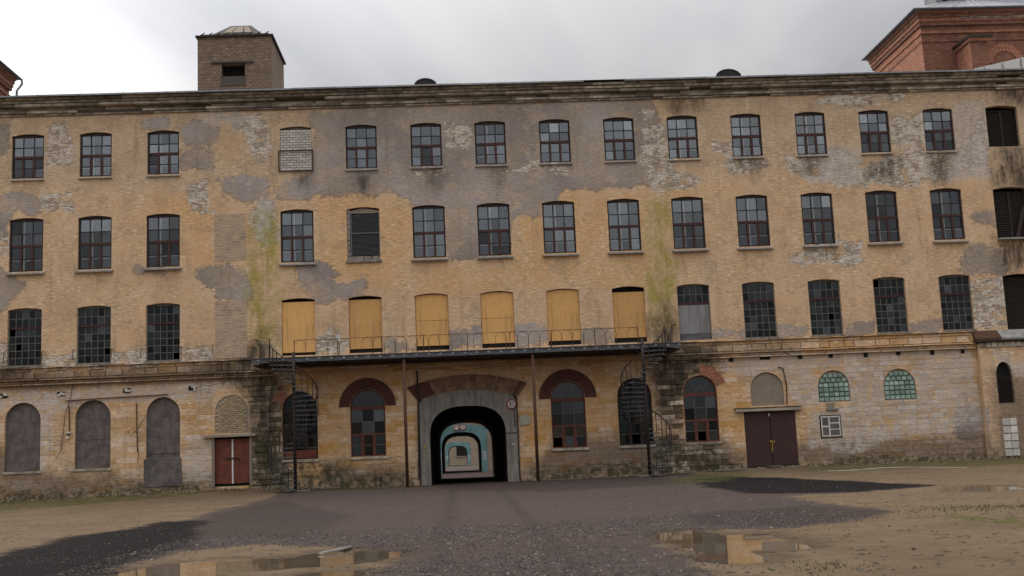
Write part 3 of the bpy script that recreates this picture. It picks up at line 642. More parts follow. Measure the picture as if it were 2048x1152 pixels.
while z < 5.38:
    h = min(random.uniform(.19, .29), 5.41-z)
    x = -32.5+random.random()*.4
    while x < 21.25:
        L = random.uniform(.42, .98)*(1 if x > -13.3 else 1.15); a, b = x+.007, min(x+L, 21.3)-.007; x += L
        segs = [(a, b)]
        for (p, q) in gf_block(z, h, a, b):
            segs = [s for (s0, s1) in segs for s in (((s0, min(s1, p)) if p > s0 else None), ((max(s0, q), s1) if q < s1 else None)) if s and s[1]-s[0] > .09] if any(p < s1 and q > s0 for s0, s1 in segs) else segs
        for s0, s1 in segs: stones.append((s0, s1, z+.006, z+h-.006))
    z += h
def stone_geo(s, mb):
    a, b, z0, z1 = s; xm = (a+b)/2; zm = (z0+z1)/2
    rub = sdfs(np.array([xm]), np.array([zm]), WEAR['rubble'])[0] > -.15
    pr = (.03+random.uniform(-.02, .03)) if rub else (0.012+random.uniform(-.004, .006) if xm > -13.3 else .008+random.uniform(-.003, .004))
    mb.chip(a, b, z0, z1, -pr, .0, .016 if rub else .007, .013 if rub else .005)
    return random.gauss(0, .75) if rub else max(-1.6, min(1.2, random.gauss(-.1, .55)))
big = sorted(stones, key=lambda s: -((s[1]-s[0])*(s[3]-s[2]) if -13 < s[0] < 14 and s[2] > .2 else 0))[:300]
bigset = set(big); rest = MB(); tones = []
for s in stones:
    if s in bigset:
        b = MB(); tn = stone_geo(s, b); o = b.build('stone', M['facade_ground'], wall); wear(o.data, np.full(8, tn))
    else: tn = stone_geo(s, rest); tones += [tn]*8
o = rest.build('stone_courses', M['facade_ground'], wall); wear(o.data, tones); tag(o, kind='stuff')

# ------------------------------------------------------------------ windows
pane_me = {}
def pane_mesh(mat):
    if mat not in pane_me:
        me = MB().box(-.5, .5, -.5, .5, -.5, .5).mesh('pane'); me.materials.append(M[mat]); pane_me[mat] = me
    return pane_me[mat]
def add_pane(win, x0, x1, z0, z1, mat, y=0.):
    o = link('pane', pane_mesh(mat), win, ((x0+x1)/2, y, (z0+z1)/2)); o.scale = (x1-x0, .006, z1-z0)
    o.rotation_euler = (random.gauss(0, .02), 0, random.gauss(0, .03)); return o
frame_cache = {}
def head_piece(mb, w, zs, rise, ell, y0, y1, lo):
    """solid curved head of a frame between height lo and the arch"""
    k = 12; arc = [(-w/2*math.cos(math.pi*i/k)) for i in range(k+1)]
    f = lambda x: zs + rise*(math.sqrt(max(0, 1-(2*x/w)**2)) if ell else 1-(2*x/w)**2)
    mb.prism([(-w/2, lo), (w/2, lo)] + [(x, f(x)) for x in arc[::-1]], y0, y1)
def casement_mesh(w, h, zs, rise):
    """3x2 over 3x2 lights with a heavy transom and two heavy lower mullions"""
    key = ('cas', round(w, 3), round(h, 3))
    b = .075; top = zs-.06; tr = h*.475; d = .05
    cols = [-w/2+b, -w/6, w/6, w/2-b]
    rows_lo = [b, tr*.5, tr-.06]; rows_up = [tr+.06, (tr+top)/2, top]
    if key not in frame_cache:
        mb = MB(); mb.box(-w/2, -w/2+b, -d, d, 0, zs); mb.box(w/2-b, w/2, -d, d, 0, zs); mb.box(-w/2+b, w/2-b, -d, d, 0, b)
        head_piece(mb, w, zs, rise, False, -d, d, top)
        me = mb.mesh('window'); me.materials.append(M['frame_dark'])
        m2 = MB(); m2.box(-w/2+b, w/2-b, -d-.02, d-.01, tr-.06, tr+.06)
        for x in cols[1:3]: m2.box(x-.055, x+.055, -d-.008, d-.012, b, tr-.06)
        me2 = m2.mesh('transom'); me2.materials.append(M['frame_red'])
        m3 = MB()
        for x in cols[1:3]: m3.box(x-.024, x+.024, -.022, .022, tr+.06, top)
        m3.box(-w/2+b, w/2-b, -.02, .02, rows_up[1]-.022, rows_up[1]+.022)
        for i in range(3): m3.box(cols[i]+(.055 if i else 0), cols[i+1]-(.055 if i < 2 else 0), -.02, .02, rows_lo[1]-.016, rows_lo[1]+.016)
        me3 = m3.mesh('glazing_bars'); me3.materials.append(M['frame_dark'])
        # white inner casements behind the outer panes
        m4 = MB()
        for x in (-w*.1, ): m4.box(x-.035, x+.035, .03, .05, b, top)
        m4.box(-w/2+b, w/2-b, .031, .049, rows_lo[1]-.085, rows_lo[1]-.045)
        me4 = m4.mesh('inner_casement'); me4.materials.append(M['frame_white'])
        frame_cache[key] = (me, me2, me3, me4)
    lights = []
    for R_ in (rows_lo, rows_up):
        mm = .055 if R_ is rows_lo else .024
        for j in range(2):
            for i in range(3):
                lights.append((cols[i]+(mm if i else 0), cols[i+1]-(mm if i < 2 else 0), R_[j]+(.016 if j else 0), R_[j+1]-(.016 if j == 0 else 0)))
    return frame_cache[key], lights
def casement(row, c, glassmat, white, missing=()):
    o = OPS[row, c]; (me, me2, me3, me4), L = casement_mesh(o.w, o.z1-o.z0, o.zs-o.z0, o.rise)
    win = link('window', me, mill, (o.cx, .15, o.z0))
    link('transom', me2, win); tag(link('glazing_bars', me3, win), kind='stuff')
    if white: link('inner_casement', me4, win)
    for k, (a, b, p, q) in enumerate(L):
        g = glassmat if not callable(glassmat) else glassmat(k)
        if k in missing: continue
        add_pane(win, a, b, p, q, g)
    s = 'B' == row; pr = .17 if s else .09; ex = .09 if s else .04
    mb = MB(); mb.v = [(-o.w/2-ex, -.15-pr, -.09), (o.w/2+ex, -.15-pr, -.09), (o.w/2+ex, .1, -.0), (-o.w/2-ex, .1, -.0), (-o.w/2-ex, -.15-pr, -.155 if s else -.12), (o.w/2+ex, -.15-pr, -.155 if s else -.12), (o.w/2+ex, -.14, -.155 if s else -.12), (-o.w/2-ex, -.14, -.155 if s else -.12)]
    mb.f = [(0, 1, 2, 3), (4, 5, 1, 0), (4, 7, 6, 5), (1, 5, 6, 2), (0, 3, 7, 4)]
    si = mb.build('sill', M['sill_metal'], win); si.rotation_euler = (0, random.gauss(0, .006), 0)
# row A: mostly mirrors the sky; dark lights where the photo shows them
for c in (0, 1, 2, 5, 6, 7, 8, 9, 10, 11, 12, 13, 14):
    dark = {0: (0, 1, 2, 3, 4, 5), 2: (0, 3), 6: (1, 4), 9: (2,), 13: (0, 1, 2, 3, 4, 5), 14: (0, 1, 3, 4, 5, 2, 8)}.get(c, ())
    casement('A', c, lambda k: 'glass_dim' if k in dark else 'glass', c in (1, 2, 7, 10, 11, 12))
for c in (0, 1, 2, 4, 6, 7, 8, 9, 10, 11, 12, 13, 14):
    dim = {0: range(12), 1: range(9), 2: list(range(6))+[6, 7, 8], 7: range(6), 10: range(6), 11: range(6), 12: list(range(6))+[6, 7, 8], 13: list(range(12)), 14: list(range(12))}.get(c, ())
    casement('B', c, lambda k: 'glass_dim' if k in dim else 'glass', True)

# row C: steel grids of small lights
def grid_mesh(w, zs, rise, z_tr, nu=2, nl=5, nc=5):
    key = ('grid', round(w, 3), round(zs, 3), round(z_tr, 3), nl)
    b = .045; top = zs-.02; xs = [-w/2+b+(w-2*b)*i/nc for i in range(nc+1)]
    lo = [b+(z_tr-.05-b)*i/nl for i in range(nl+1)] if nl else []; up = [z_tr+.05+(top-z_tr-.05)*i/nu for i in range(nu+1)]
    if key not in frame_cache:
        mb = MB(); d = .04; zb = 0 if nl else z_tr
        mb.box(-w/2, -w/2+b, -d, d, zb, zs); mb.box(w/2-b, w/2, -d, d, zb, zs)
        if nl: mb.box(-w/2+b, w/2-b, -d, d, 0, b)
        head_piece(mb, w, zs, rise, False, -d, d, top)
        me = mb.mesh('window'); me.materials.append(M['frame_grey'])
        m2 = MB(); m2.box(-w/2+b, w/2-b, -d-.02, d, z_tr-.05, z_tr+.05); me2 = m2.mesh('transom'); me2.materials.append(M['frame_red'])
        m3 = MB()
        for x in xs[1:-1]:
            if nl: m3.box(x-.014, x+.014, -.02, .02, b, z_tr-.05)
            m3.box(x-.014, x+.014, -.02, .02, z_tr+.05, top)
        for z_ in lo[1:-1]+up[1:-1]: m3.box(-w/2+b, w/2-b, -.017, .017, z_-.014, z_+.014)
        me3 = m3.mesh('glazing_bars'); me3.materials.append(M['frame_grey']); frame_cache[key] = (me, me2, me3)
    L = [(xs[i]+.012, xs[i+1]-.012, Z[j]+.012, Z[j+1]-.012) for Z in ((lo, up) if nl else (up,)) for j in range(len(Z)-1) for i in range(nc)]
    return frame_cache[key], L
def grid_window(c, nl=5, sill=True):
    o = OPS['C', c]; h = o.z1-o.z0
    (me, me2, me3), L = grid_mesh(o.w, o.zs-o.z0, o.rise, h*.655, 2, nl)
    win = link('window', me, mill, (o.cx, .17, o.z0)); link('transom', me2, win); tag(link('glazing_bars', me3, win), kind='stuff')
    for k, (a, b, p, q) in enumerate(L):
        if random.random() < .012: continue
        add_pane(win, a, b, p, q, 'glass_dirty' if random.random() > .12 else 'glass_dim')
    if sill: MB().box(-o.w/2-.05, o.w/2+.05, -.27, .05, -.07, -.005).build('sill', M['concrete'], win)
for c in (0, 1, 2, 11, 12, 13, 14): grid_window(c)
grid_window(10, 0, False)
o = OPS['C', 10]; h = o.z1-o.z0
door = MB().box(-o.w/2, o.w/2, .0, .04, 0, h*.655-.05).build('door', M['wood_grey'], mill, (o.cx, .16, o.z0))
for i in range(3):
    x = -o.w/2+.03+i*(o.w-.06)/3; MB().box(x, x+(o.w-.06)/3-.015, -.03, -.002, .32, h*.655-.07).build('board', M['wood_grey'], door)
MB().box(-o.w/2, o.w/2, -.028, -.003, .02, .30).build('kick_plate', M['steel_grey'], door)
# boarded openings
for c in range(4, 10):
    o = OPS['C', c]; h = o.z1-o.z0; gap = {4: .17, 5: .17, 6: .05, 7: .05, 8: .03, 9: .27}[c]; bot = {4: .14, 5: .20, 6: .22, 7: .22, 8: .22, 9: .24}[c]
    bd = MB().prism([(-o.w/2+.015, bot), (o.w/2-.015, bot), (o.w/2-.015, h-max(gap, .11)), (o.w*.25, h-max(gap, .055)), (0, h-max(gap, .03)), (-o.w*.25, h-max(gap, .055)), (-o.w/2+.015, h-max(gap, .11))], 0, .02).build('chipboard_panel', M['osb'], mill, (o.cx, .09+random.uniform(-.02, .02), o.z0))
    if c in (6, 7): MB().box(-o.w/2+.02, o.w/2-.02, -.004, .0, h*.52, h*.52+.012).build('seam', M['rust'], bd)
    MB().box(-o.w/2, o.w/2, .05, .1, -.01, bot).build('threshold', M['shade_black'], bd)  # near-black strip painted for the dark gap below the board
    MB().box(-o.w/2, o.w/2, .16, .2, 0, h).build('backing', M['shade_black'], bd)
# bricked window of the top floor with its window bar
o = OPS['A', 4]; h = o.z1-o.z0
inf = MB().prism([(-o.w/2, 0), (o.w/2, 0), (o.w/2, h-.15), (0, h), (-o.w/2, h-.15)], .05, .2).build('brick_infill', M['mortar_dark'], mill, (o.cx, .02, o.z0))
bw, bh = .30, .125
bme = MB().chip(0, bw-.022, 0, bh-.02, -.022, .0, .004, .002).mesh('brick'); bme.materials.append(M['white_brick'])
bme2 = MB().chip(0, bw/2-.022, 0, bh-.02, -.022, .0, .004, .002).mesh('brick'); bme2.materials.append(M['white_brick'])
for j in range(17):
    z_ = .02+j*bh; x = -o.w/2+.012-(bw/2 if j % 2 else 0)
    if z_+bh > h-.06: continue
    while x < o.w/2-.05:
        a_ = max(x, -o.w/2+.012); b_ = min(x+bw-.022, o.w/2-.012)
        g = link('brick', bme, inf, (a_, .05, z_)); g.scale = ((b_-a_)/(bw-.022), 1, 1); x += bw
mb = MB(); 
for (a, b, p, q) in ((-.83, .83, .92, .97), (-.83, .83, -.06, -.01), (-.83, -.78, -.01, .92), (.78, .83, -.01, .92)): mb.box(a, b, -.09, -.05, p, q)
mb.build('window_guard', M['black_iron'], inf)
# flush brick panels where the stair windows were
for u0, v0, u1, v1 in ((429, 428, 491, 521), (430, 602, 494, 716)):
    x0, x1, z0, z1 = rect(u0, v0, u1, v1); MB().box(x0, x1, -.012, .05, z0, z1).build('brick_panel', M['pink_brick'], mill)
# louvred openings
def louvre(op, mat, n, split, y=.12, top=0, bottom=0, left=0):
    o = op; h = o.z1-o.z0; w = o.w
    lv = MB().box(-w/2+left, w/2, .06, .1, bottom, h-top).build('louvre', M['shade_black'], mill, (o.cx, y, o.z0))
    mb = MB(); p = (h-top-bottom-.06)/n
    for i in range(n):
        z_ = bottom+.03+i*p; k = len(mb.v); a, b = -w/2+left+.03, w/2-.03
        mb.v += [(a, -.02, z_), (b, -.02, z_), (b, .05, z_+p*.85), (a, .05, z_+p*.85)]; mb.f.append((k, k+1, k+2, k+3))
    tag(mb.build('slats', M[mat], lv), kind='stuff')
    m2 = MB(); m2.box(-w/2+left, -w/2+left+.05, -.03, .06, bottom, h-top); m2.box(w/2-.05, w/2, -.03, .06, bottom, h-top)
    for s_ in split: m2.box(*s_)
    m2.build('frame', M[mat], lv); return lv
o = OPS['B', 5]; h = o.z1-o.z0
lv = louvre(o, 'louvre', 34, [(-o.w/2+.17, o.w/2, -.035, .06, h*.5, h*.5+.05)], .1, .30, .22, .17)
cm = MB(); 
for j in range(9): MB().chip(-o.w/2, -o.w/2+.16, .2+j*.26, .45+j*.26, -.05, .1, .01, .004).build('block', M['concrete'], lv)
for i in range(4): MB().chip(-o.w/2+i*.39, -o.w/2+i*.39+.38, .0, .20, -.05, .1, .01, .004).build('block', M['concrete'], lv)
MB().prism([(-o.w/2+.1, h-.29), (o.w/2, h-.29), (o.w/2, h-.17), (0, h-.04), (-o.w/2+.1, h-.17)], -.02, .1).build('head_panel', M['panel_grey'], lv)
MB().box(-o.w/2-.06, o.w/2+.06, -.2, .05, -.12, -.01).build('sill', M['concrete'], lv)
o = OPS['A', 15]; h = o.z1-o.z0; louvre(o, 'louvre_brown', 22, [(-.04, .04, -.04, .06, 0, h-.2)], .2, .15)
o = OPS['B', 15]; h = o.z1-o.z0; lv = louvre(o, 'louvre_brown', 26, [(-.04, .04, -.04, .06, 0, h-.2)], .2, .15)
MB().prism([(.12, .05), (.34, .05), (.75, 1.5), (.6, 1.6)], -.14, -.1).build('loose_plank', M['frame_dark'], lv)
MB().box(-o.w/2-.02, o.w/2+.4, -.45, .0, -.08, -.01).build('sill', M['sill_metal'], lv)
o = OPS['C', 15]; louvre(o, 'louvre_brown', 30, [], .2, .1)

# arched ground-floor windows
def arch_window(c, lowmat, fan=True, dark=False, missing=(), apron=0.):
    o = OPS['D', c]; w = o.w; h = o.z1-o.z0; r = w/2; zs = h-r; b = .06; d = .05
    mid = .34*h; win = MB()
    win.box(-w/2, -w/2+b, -d, d, 0, zs); win.box(w/2-b, w/2, -d, d, 0, zs); win.box(-w/2+b, w/2-b, -d, d, 0, b)
    k = 16
    for i in range(k):
        a0, a1 = math.pi*i/k, math.pi*(i+1)/k
        win.prism([(r*math.cos(a0), zs+r*math.sin(a0)), (r*math.cos(a1), zs+r*math.sin(a1)), ((r-b)*math.cos(a1), zs+(r-b)*math.sin(a1)), ((r-b)*math.cos(a0), zs+(r-b)*math.sin(a0))], -d, d)
    W = win.build('window', M['frame_brick' if not dark else 'frame_dark'], mill, (o.cx, .16, o.z0))
    fm = M[lowmat]
    MB().box(-w/2+b, w/2-b, -d-.02, d, zs-.16, zs).build('transom', fm, W)
    MB().box(-w/2+b, w/2-b, -d-.02, d, mid-.09, mid).build('transom', fm, W)
    for x in (-w/6, w/6): MB().box(x-.075, x+.075, -d-.01, d-.01, b, mid-.09).build('mullion', fm, W)
    gb = MB(); up = (mid+zs-.16)/2
    gb.box(-w/2+b, w/2-b, -.02, .02, up-.013, up+.013); gb.box(w/6-.013, w/6+.013, -.02, .02, mid, zs-.16); gb.box(-w/6-.013, -w/6+.013, -.02, .02, mid, zs-.16)
    lowz = (b+mid-.09)/2; gb.box(-w/2+b, w/2-b, -.02, .02, lowz-.013, lowz+.013)
    if fan:
        for a in (.25, .5, .75):
            q = math.pi*a; c_, s_ = math.cos(q), math.sin(q); gb.tube([(.2*c_, 0, zs+.2*s_), ((r-b)*c_, 0, zs+(r-b)*s_)], .013, 4)
        gb.tube([(.22*math.cos(math.pi*i/8), 0, zs+.22*math.sin(math.pi*i/8)) for i in range(9)], .013, 4)
    tag(gb.build('glazing_bars', M['frame_grey'], W), kind='stuff')
    xs = [-w/2+b, -w/6, w/6, w/2-b]; kk = 0
    for (p, q) in ((b, lowz), (lowz, mid-.09), (mid, up), (up, zs-.16)):
        for i in range(3):
            kk += 1
            if kk in missing: continue
            add_pane(W, xs[i]+.01, xs[i+1]-.01, p, q, 'glass_dirty' if dark or random.random() < .5 else 'glass_dim')
    fp = MB(); fp.prism([(-r+b, zs)] + [((r-b)*math.cos(math.pi*(1-i/12)), zs+(r-b)*math.sin(math.pi*(1-i/12))) for i in range(1, 12)] + [(r-b, zs)], -.003, .003)
    fp.build('pane', M['glass_dim' if not dark else 'glass_dirty'], W)
    if apron: MB().box(-w/2+b, w/2-b, -.07, -.052, b, b+apron).build('apron_board', M['door_red'], W)
    MB().chip(-w/2-.07, w/2+.07, -.14, -.01, -.25, .05, .015, .01).build('sill', M['cornice_stone'], W)
arch_window(4, 'frame_dark', True, True, (2,), .36); arch_window(5, 'frame_brick', True, False, ()); arch_window(8, 'frame_brick', True, False, (1, )); arch_window(9, 'frame_dark', True, True, (2, )); arch_window(10, 'frame_brick', True, False, (2, ))

# walled-up arches on the left
for c in (0, 1, 2):
    o = OPS['D', c]; r = o.w/2; h = o.z1-o.z0
    arc = [(r*math.cos(math.pi*i/14), h-r+r*math.sin(math.pi*i/14)) for i in range(15)]
    I = MB().prism([(-r, 0), (r, 0)] + arc, .0, .1).build('cement_infill', M['cement_infill'], mill, (o.cx, .16, o.z0))
    cuts = {0: (1.1,), 1: (1.28, 2.3), 2: (1.5, 2.7)}[c]; lo = .01
    for z_ in cuts:
        MB().chip(-r+.01, r-.01, lo, z_, -.03+random.uniform(-.012, .012), 0, .01, .006).build('board', M['cement_infill'], I); lo = z_+.012
    if c != 2: MB().chip(-r-.06, r+.06, -.13, 0, -.22, .0, .015, .01).build('sill', M['cornice_stone'], I)
    else: MB().chip(-r-.13, r+.10, .0, 1.32, -.19, -.1, .02, .03).build('patch', M['cement_infill'], I)
# red double door with bricked arch above
o = OPS['D', 'reddoor']; h = o.z1-o.z0
dr = MB().box(-o.w/2, o.w/2, .05, .1, 0, h).build('door', M['shade_black'], mill, (o.cx, .12, o.z0))
for s in (-1, 1):
    lf = MB().chip(.03 if s > 0 else -o.w/2+.02, o.w/2-.02 if s > 0 else -.03, .12, h-.08, -.02, .05, .008, .002).build('leaf', M['door_red'], dr)
    for z_ in (.5, h-.5): MB().box(s*(o.w/2-.05)-.02, s*(o.w/2-.05)+.02, -.05, -.02, z_, z_+.16).build('hinge', M['black_iron'], dr)
MB().box(-.035, .035, -.045, -.01, .12, h-.1).build('cover_strip', M['frame_white'], dr); MB().box(-.33, .33, -.075, -.046, h*.55, h*.55+.06).build('crossbar', M['black_iron'], dr)
MB().box(-o.w/2-.42, o.w/2+.25, -.32, -.06, h+.01, h+.13).build('lintel', M['wood_pale'], dr)
for s in (-1, 1): MB().box(s*o.w/2-.06, s*o.w/2+.06, -.19, -.125, 0, h).build('jamb', M['panel_grey'], dr)
o = OPS['D', 3]; r = o.w/2; h = o.z1-o.z0
arc = [(r*math.cos(math.pi*i/14), h-r+r*math.sin(math.pi*i/14)) for i in range(15)]
I = MB().prism([(-r, 0), (r, 0)] + arc, .0, .06).build('brick_infill', M['mortar_light'], mill, (o.cx, .03, o.z0))
bw, bh = .265, .098; bme = MB().chip(0, bw-.018, 0, bh-.016, -.02, .0, .005, .002).mesh('brick'); bme.materials.append(M['cream_brick'])
for j in range(int(h/bh)):
    z_ = j*bh+.01; hw = r if z_+bh < h-r else math.sqrt(max(0, r*r-(z_+bh-(h-r))**2)); x = -r+.01-(bw/2 if j % 2 else 0)
    while x < hw:
        if x > -hw-.02 and x+bw < hw+.02: link('brick', bme, I, (x, 0, z_))
        x += bw
# brown double door and its beam
o = OPS['D', 'browndoor']; h = o.z1-o.z0
dr = MB().box(-o.w/2, o.w/2, .03, .08, 0, h).build('door', M['shade_black'], mill, (o.cx, .03, o.z0))
for s in (-1, 1): MB().chip(.012 if s > 0 else -o.w/2+.01, o.w/2-.01 if s > 0 else -.012, .16, h-.02, -.03, .03, .008, .001).build('leaf', M['door_brown'], dr)
MB().box(-o.w/2-.02, o.w/2+.02, -.16, -.03, .02, .15).build('threshold', M['black_iron'], dr)
MB().chip(-o.w/2-.42, o.w/2+.28, h+.005, h+.15, -.24, 0, .01, .01).build('beam', M['wood_pale'], dr)
MB().box(-o.w/2-.45, o.w/2+.3, -.25, -.03, h+.155, h+.19).build('drip_board', M['rust'], dr)
lk = MB(); lk.tube([(-.1, -.06, 1.28), (.0, -.07, 1.32), (.12, -.06, 1.22), (.15, -.06, 1.32)], .028, 6); lk.tube([(0, -.06, 1.3), (.02, -.065, 1.05), (.0, -.06, .78)], .022, 6); lk.build('chain', M['yellow'], dr)
MB().box(-.05, .0, -.04, -.031, h-.24, h-.1).build('number_plate', M['frame_white'], dr)
o = OPS['D', 11]; r = o.w/2; h = o.z1-o.z0
MB().prism([(-r, 0), (r, 0)] + [(r*math.cos(math.pi*i/14), h-r+r*math.sin(math.pi*i/14)) for i in range(15)], .0, .05).build('arch_panel', M['panel_grey'], mill, (o.cx, .08, o.z0))
# glass-block lunettes
gb_me = MB().chip(-.118, .118, 0, .205, -.04, .05, .03, .004).mesh('glass_block'); gb_me.materials.append(M['glass_block'])
for c in (12, 13):
    o = OPS['D', c]; r = o.w/2; h = o.z1-o.z0
    I = MB().prism([(-r, 0), (r, 0)] + [(r*math.cos(math.pi*i/14), h-r+r*math.sin(math.pi*i/14)) for i in range(15)], .05, .1).build('block_infill', M['mortar_light'], mill, (o.cx, .05, o.z0))
    for j in range(7):
        z_ = .015+j*.222; top = z_+.17
        if top > h-.02: continue
        hw = r if top < h-r else math.sqrt(max(0, r*r-(top-(h-r))**2)); hw -= .02
        if hw < .15: continue
        n = max(2, round(2*hw/.265)); wb = 2*hw/n
        for i in range(n):
            g = link('glass_block', gb_me, I, (-hw+wb*(i+.5), random.uniform(-.008, .008), z_)); g.scale = (wb/.244, 1, 1); g.rotation_euler = (random.gauss(0, .04), 0, random.gauss(0, .04))
# meter cupboard
x0, x1, z0, z1 = rect(1642, 832, 1680, 873); w = x1-x0; h = z1-z0
cb = MB().box(-w/2-.05, w/2+.05, -.03, .02, -.05, h+.05).build('meter_cupboard', M['black_paint'], mill, ((x0+x1)/2, -.02, z0))
MB().box(-w/2, w/2, -.05, -.031, 0, h).build('frame', M['white_paint'], cb)
for (a, b, p, q) in ((.06, .38, .06, .46), (.06, .38, .54, .94), (.46, .94, .06, .33), (.46, .94, .38, .63), (.46, .94, .69, .94)): MB().box(-w/2+a*w, -w/2+b*w, -.054, -.0505, p*h, q*h).build('panel', M['cement_infill'], cb)
x0, x1, z0, z1 = rect(1654, 806, 1668, 818); MB().box(x0, x1, -.05, .0, z0, z1).build('vent_box', M['panel_grey'], mill)
x0, x1, z0, z1 = rect(1652, 817, 1676, 820); MB().box(x0, x1, -.12, .0, z0, z1).build('vent_ledge', M['zinc'], mill)

# painted brick arches over two windows, and the flat arch over the gateway
for c, ro, mat in ((5, 1.32, 'brick_paint'), (8, 1.36, 'brick_paint')):
    o = OPS['D', c]; zs = o.zs; ri = o.w/2+.01; k = 22; n = 0
    for i in range(k):
        a0, a1 = math.pi*i/k+.003, math.pi*(i+1)/k-.003
        q = [(o.cx+ro*math.cos(a0), zs+ro*math.sin(a0)), (o.cx+ro*math.cos(a1), zs+ro*math.sin(a1)), (o.cx+ri*math.cos(a1), zs+ri*math.sin(a1)), (o.cx+ri*math.cos(a0), zs+ri*math.sin(a0))]
        MB().prism(q, -.035-random.uniform(0, .008), .0).build('voussoir', M[mat], wall)
for c, a_, b_ in ((4, 130, 178), (10, 20, 88)):
    o = OPS['D', c]; ri = o.w/2+.02; ro = ri+.5; k = 7
    for i in range(k):
        a0, a1 = R(a_+(b_-a_)*i/k)+.005, R(a_+(b_-a_)*(i+1)/k)-.005
        MB().prism([(o.cx+ro*math.cos(a0), o.zs+ro*math.sin(a0)), (o.cx+ro*math.cos(a1), o.zs+ro*math.sin(a1)), (o.cx+ri*math.cos(a1), o.zs+ri*math.sin(a1)), (o.cx+ri*math.cos(a0), o.zs+ri*math.sin(a0))], -.04-random.uniform(0, .012), 0).build('voussoir', M['red_brick_light'], wall)
k = 34; go = OPS['D', 'arch']
for i in range(k):
    def pt(t, out):
        x = AX0-.05+(AX1-AX0+.1)*t; z_ = go.top(min(max(x, AX0), AX1)); s = (t-.5)*2
        return (x+out*.62*s*.75, z_+.02+out*(.62+.08*(1-s*s)))
    t0, t1 = i/k+.0009, (i+1)/k-.0009
    MB().prism([pt(t0, 0), pt(t1, 0), pt(t1, 1), pt(t0, 1)], -.05-random.uniform(0, .018), 0).build('voussoir', M['brick_paint' if i < 6 or i == 32 else 'voussoir_brown'], wall)

# gateway: concrete surround and the passage behind it
def gateway(parent, y, dx, mat, depth_pass, zoff=0., thick=.5, passmat='shade_black'):
    inner = [(x+dx, z_+zoff) for x, z_ in arch_profile(IX0, IX1, ITOP)]
    x0, x1 = AX0+dx+.004, AX1+dx-.004
    def outer(p, i, n):
        cxm = (x0+x1)/2; hw = (x1-x0)/2
        if i == 0 or i == n-1: return (x0 if i == 0 else x1, p[1])
        a = math.pi - math.pi*(i-1)/(n-3); c_, s_ = math.cos(a), math.sin(a); f = 1/max(abs(c_), abs(s_))
        sx, sz = c_*f, s_*f             # walk round a square outline: up the jamb, then along the arch
        lo = ITOP-1.5+zoff
        if abs(sx) > .9999 and sz < .9999: return (cxm+hw*sx, lo+(AZS+zoff-lo)*sz)
        return (cxm+hw*sx, AZS+(AZT-AZS)*(1-sx*sx)-.004+zoff)
    n = len(inner); out = [outer(p, i, n) for i, p in enumerate(inner)]
    mb = MB(); mb.v = [(p[0], y-.03, p[1]) for p in inner]+[(p[0], y-.03, p[1]) for p in out]+[(p[0], y+thick, p[1]) for p in inner]+[(p[0], y+.02, p[1]) for p in out]
    for i in range(n-1):
        mb.f += [(i, i+1, n+i+1, n+i), (i, 2*n+i, 2*n+i+1, i+1), (n+i, n+i+1, 3*n+i+1, 3*n+i)]
    g = mb.build('gateway_surround', M[mat], parent)
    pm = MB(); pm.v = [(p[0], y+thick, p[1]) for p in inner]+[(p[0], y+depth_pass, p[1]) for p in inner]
    pm.f = [(i, n+i, n+i+1, i+1) for i in range(n-1)]; pm.build('passage', M[passmat], parent); return g  # passage walls near-black, their shade put into the colour
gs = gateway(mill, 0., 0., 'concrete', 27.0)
MB().tube([(AX1-.02, -.06, -.1), (AX1-.02, -.06, 4.0)], .03, 6).build('corner_guard', M['black_iron'], gs); MB().tube([(AX0+.02, -.06, -.1), (AX0+.02, -.06, 4.0)], .03, 6).build('corner_guard', M['black_iron'], gs)
def stripes(parent, x0, x1, z0, z1, y, mat='white_paint', n=6):
    for i in range(n):
        h = (z1-z0)/n; za = z0+i*h
        MB().prism([(x0, za+h*.35), (x1, za-h*.25), (x1, za+h*.2), (x0, za+h*.8)], y-.003, y).build('warning_stripe', M[mat], parent)
stripes(gs, AX0+.13, AX0+.42, .9, 2.0, -.035, 'panel_grey', 5)
x, z_ = wp(1028, 800); MB().box(x-.02, x+.02, -.05, -.031, 2.6, 3.45).build('rust_stain_strip', M['rust'], gs)
MB().box(-1.43, -.88, -.045, -.031, 2.30, 2.36).build('joint_band', M['mortar_dark'], gs)
x, z_ = wp(850, 893); MB().box(x-.05, x+.05, -.06, -.031, z_-.08, z_+.06).build('reflector', M['yellow'], gs)
for u in (1024.5, 1028.5): x, z_ = wp(u, 888); MB().box(x-.03, x+.03, -.045, -.031, z_-.03, z_+.03).build('reflector', M['white_paint'], gs)

# beam holes under the string course
for u, v in ((1390,721),(1462,719),(1530,715),(1600,713),(1661,711),(1731,710),(1796,706),(1864,705),(1925,703)):
    x, z_ = wp(u, v); s = random.uniform(.09, .13); e = 2.6 if u == 1530 else 1
    MB().prism([(x-s*e, z_-s*.8), (x+s*.8*e, z_-s), (x+s*e, z_+s*.7), (x+.2*s, z_+s), (x-s*.9*e, z_+s*.6)], -.045, -.02).build('beam_hole', M['shade_black'], wall)
for u, v in ((8,792),(122,788),(254,781),(385,776)):
    x, z_ = wp(u, v); B_ = MB().box(x-.17, x+.17, -.04, .0, z_-.10, z_+.10).build('beam_hole', M['shade_black'], wall)
    for k in range(6): a = x-.22+random.random()*.32; b = z_-.13+random.random()*.18; MB().chip(a, a+.14, b, b+.08, -.065, -.04, .01, .008).build('brick', M['white_brick'], B_)

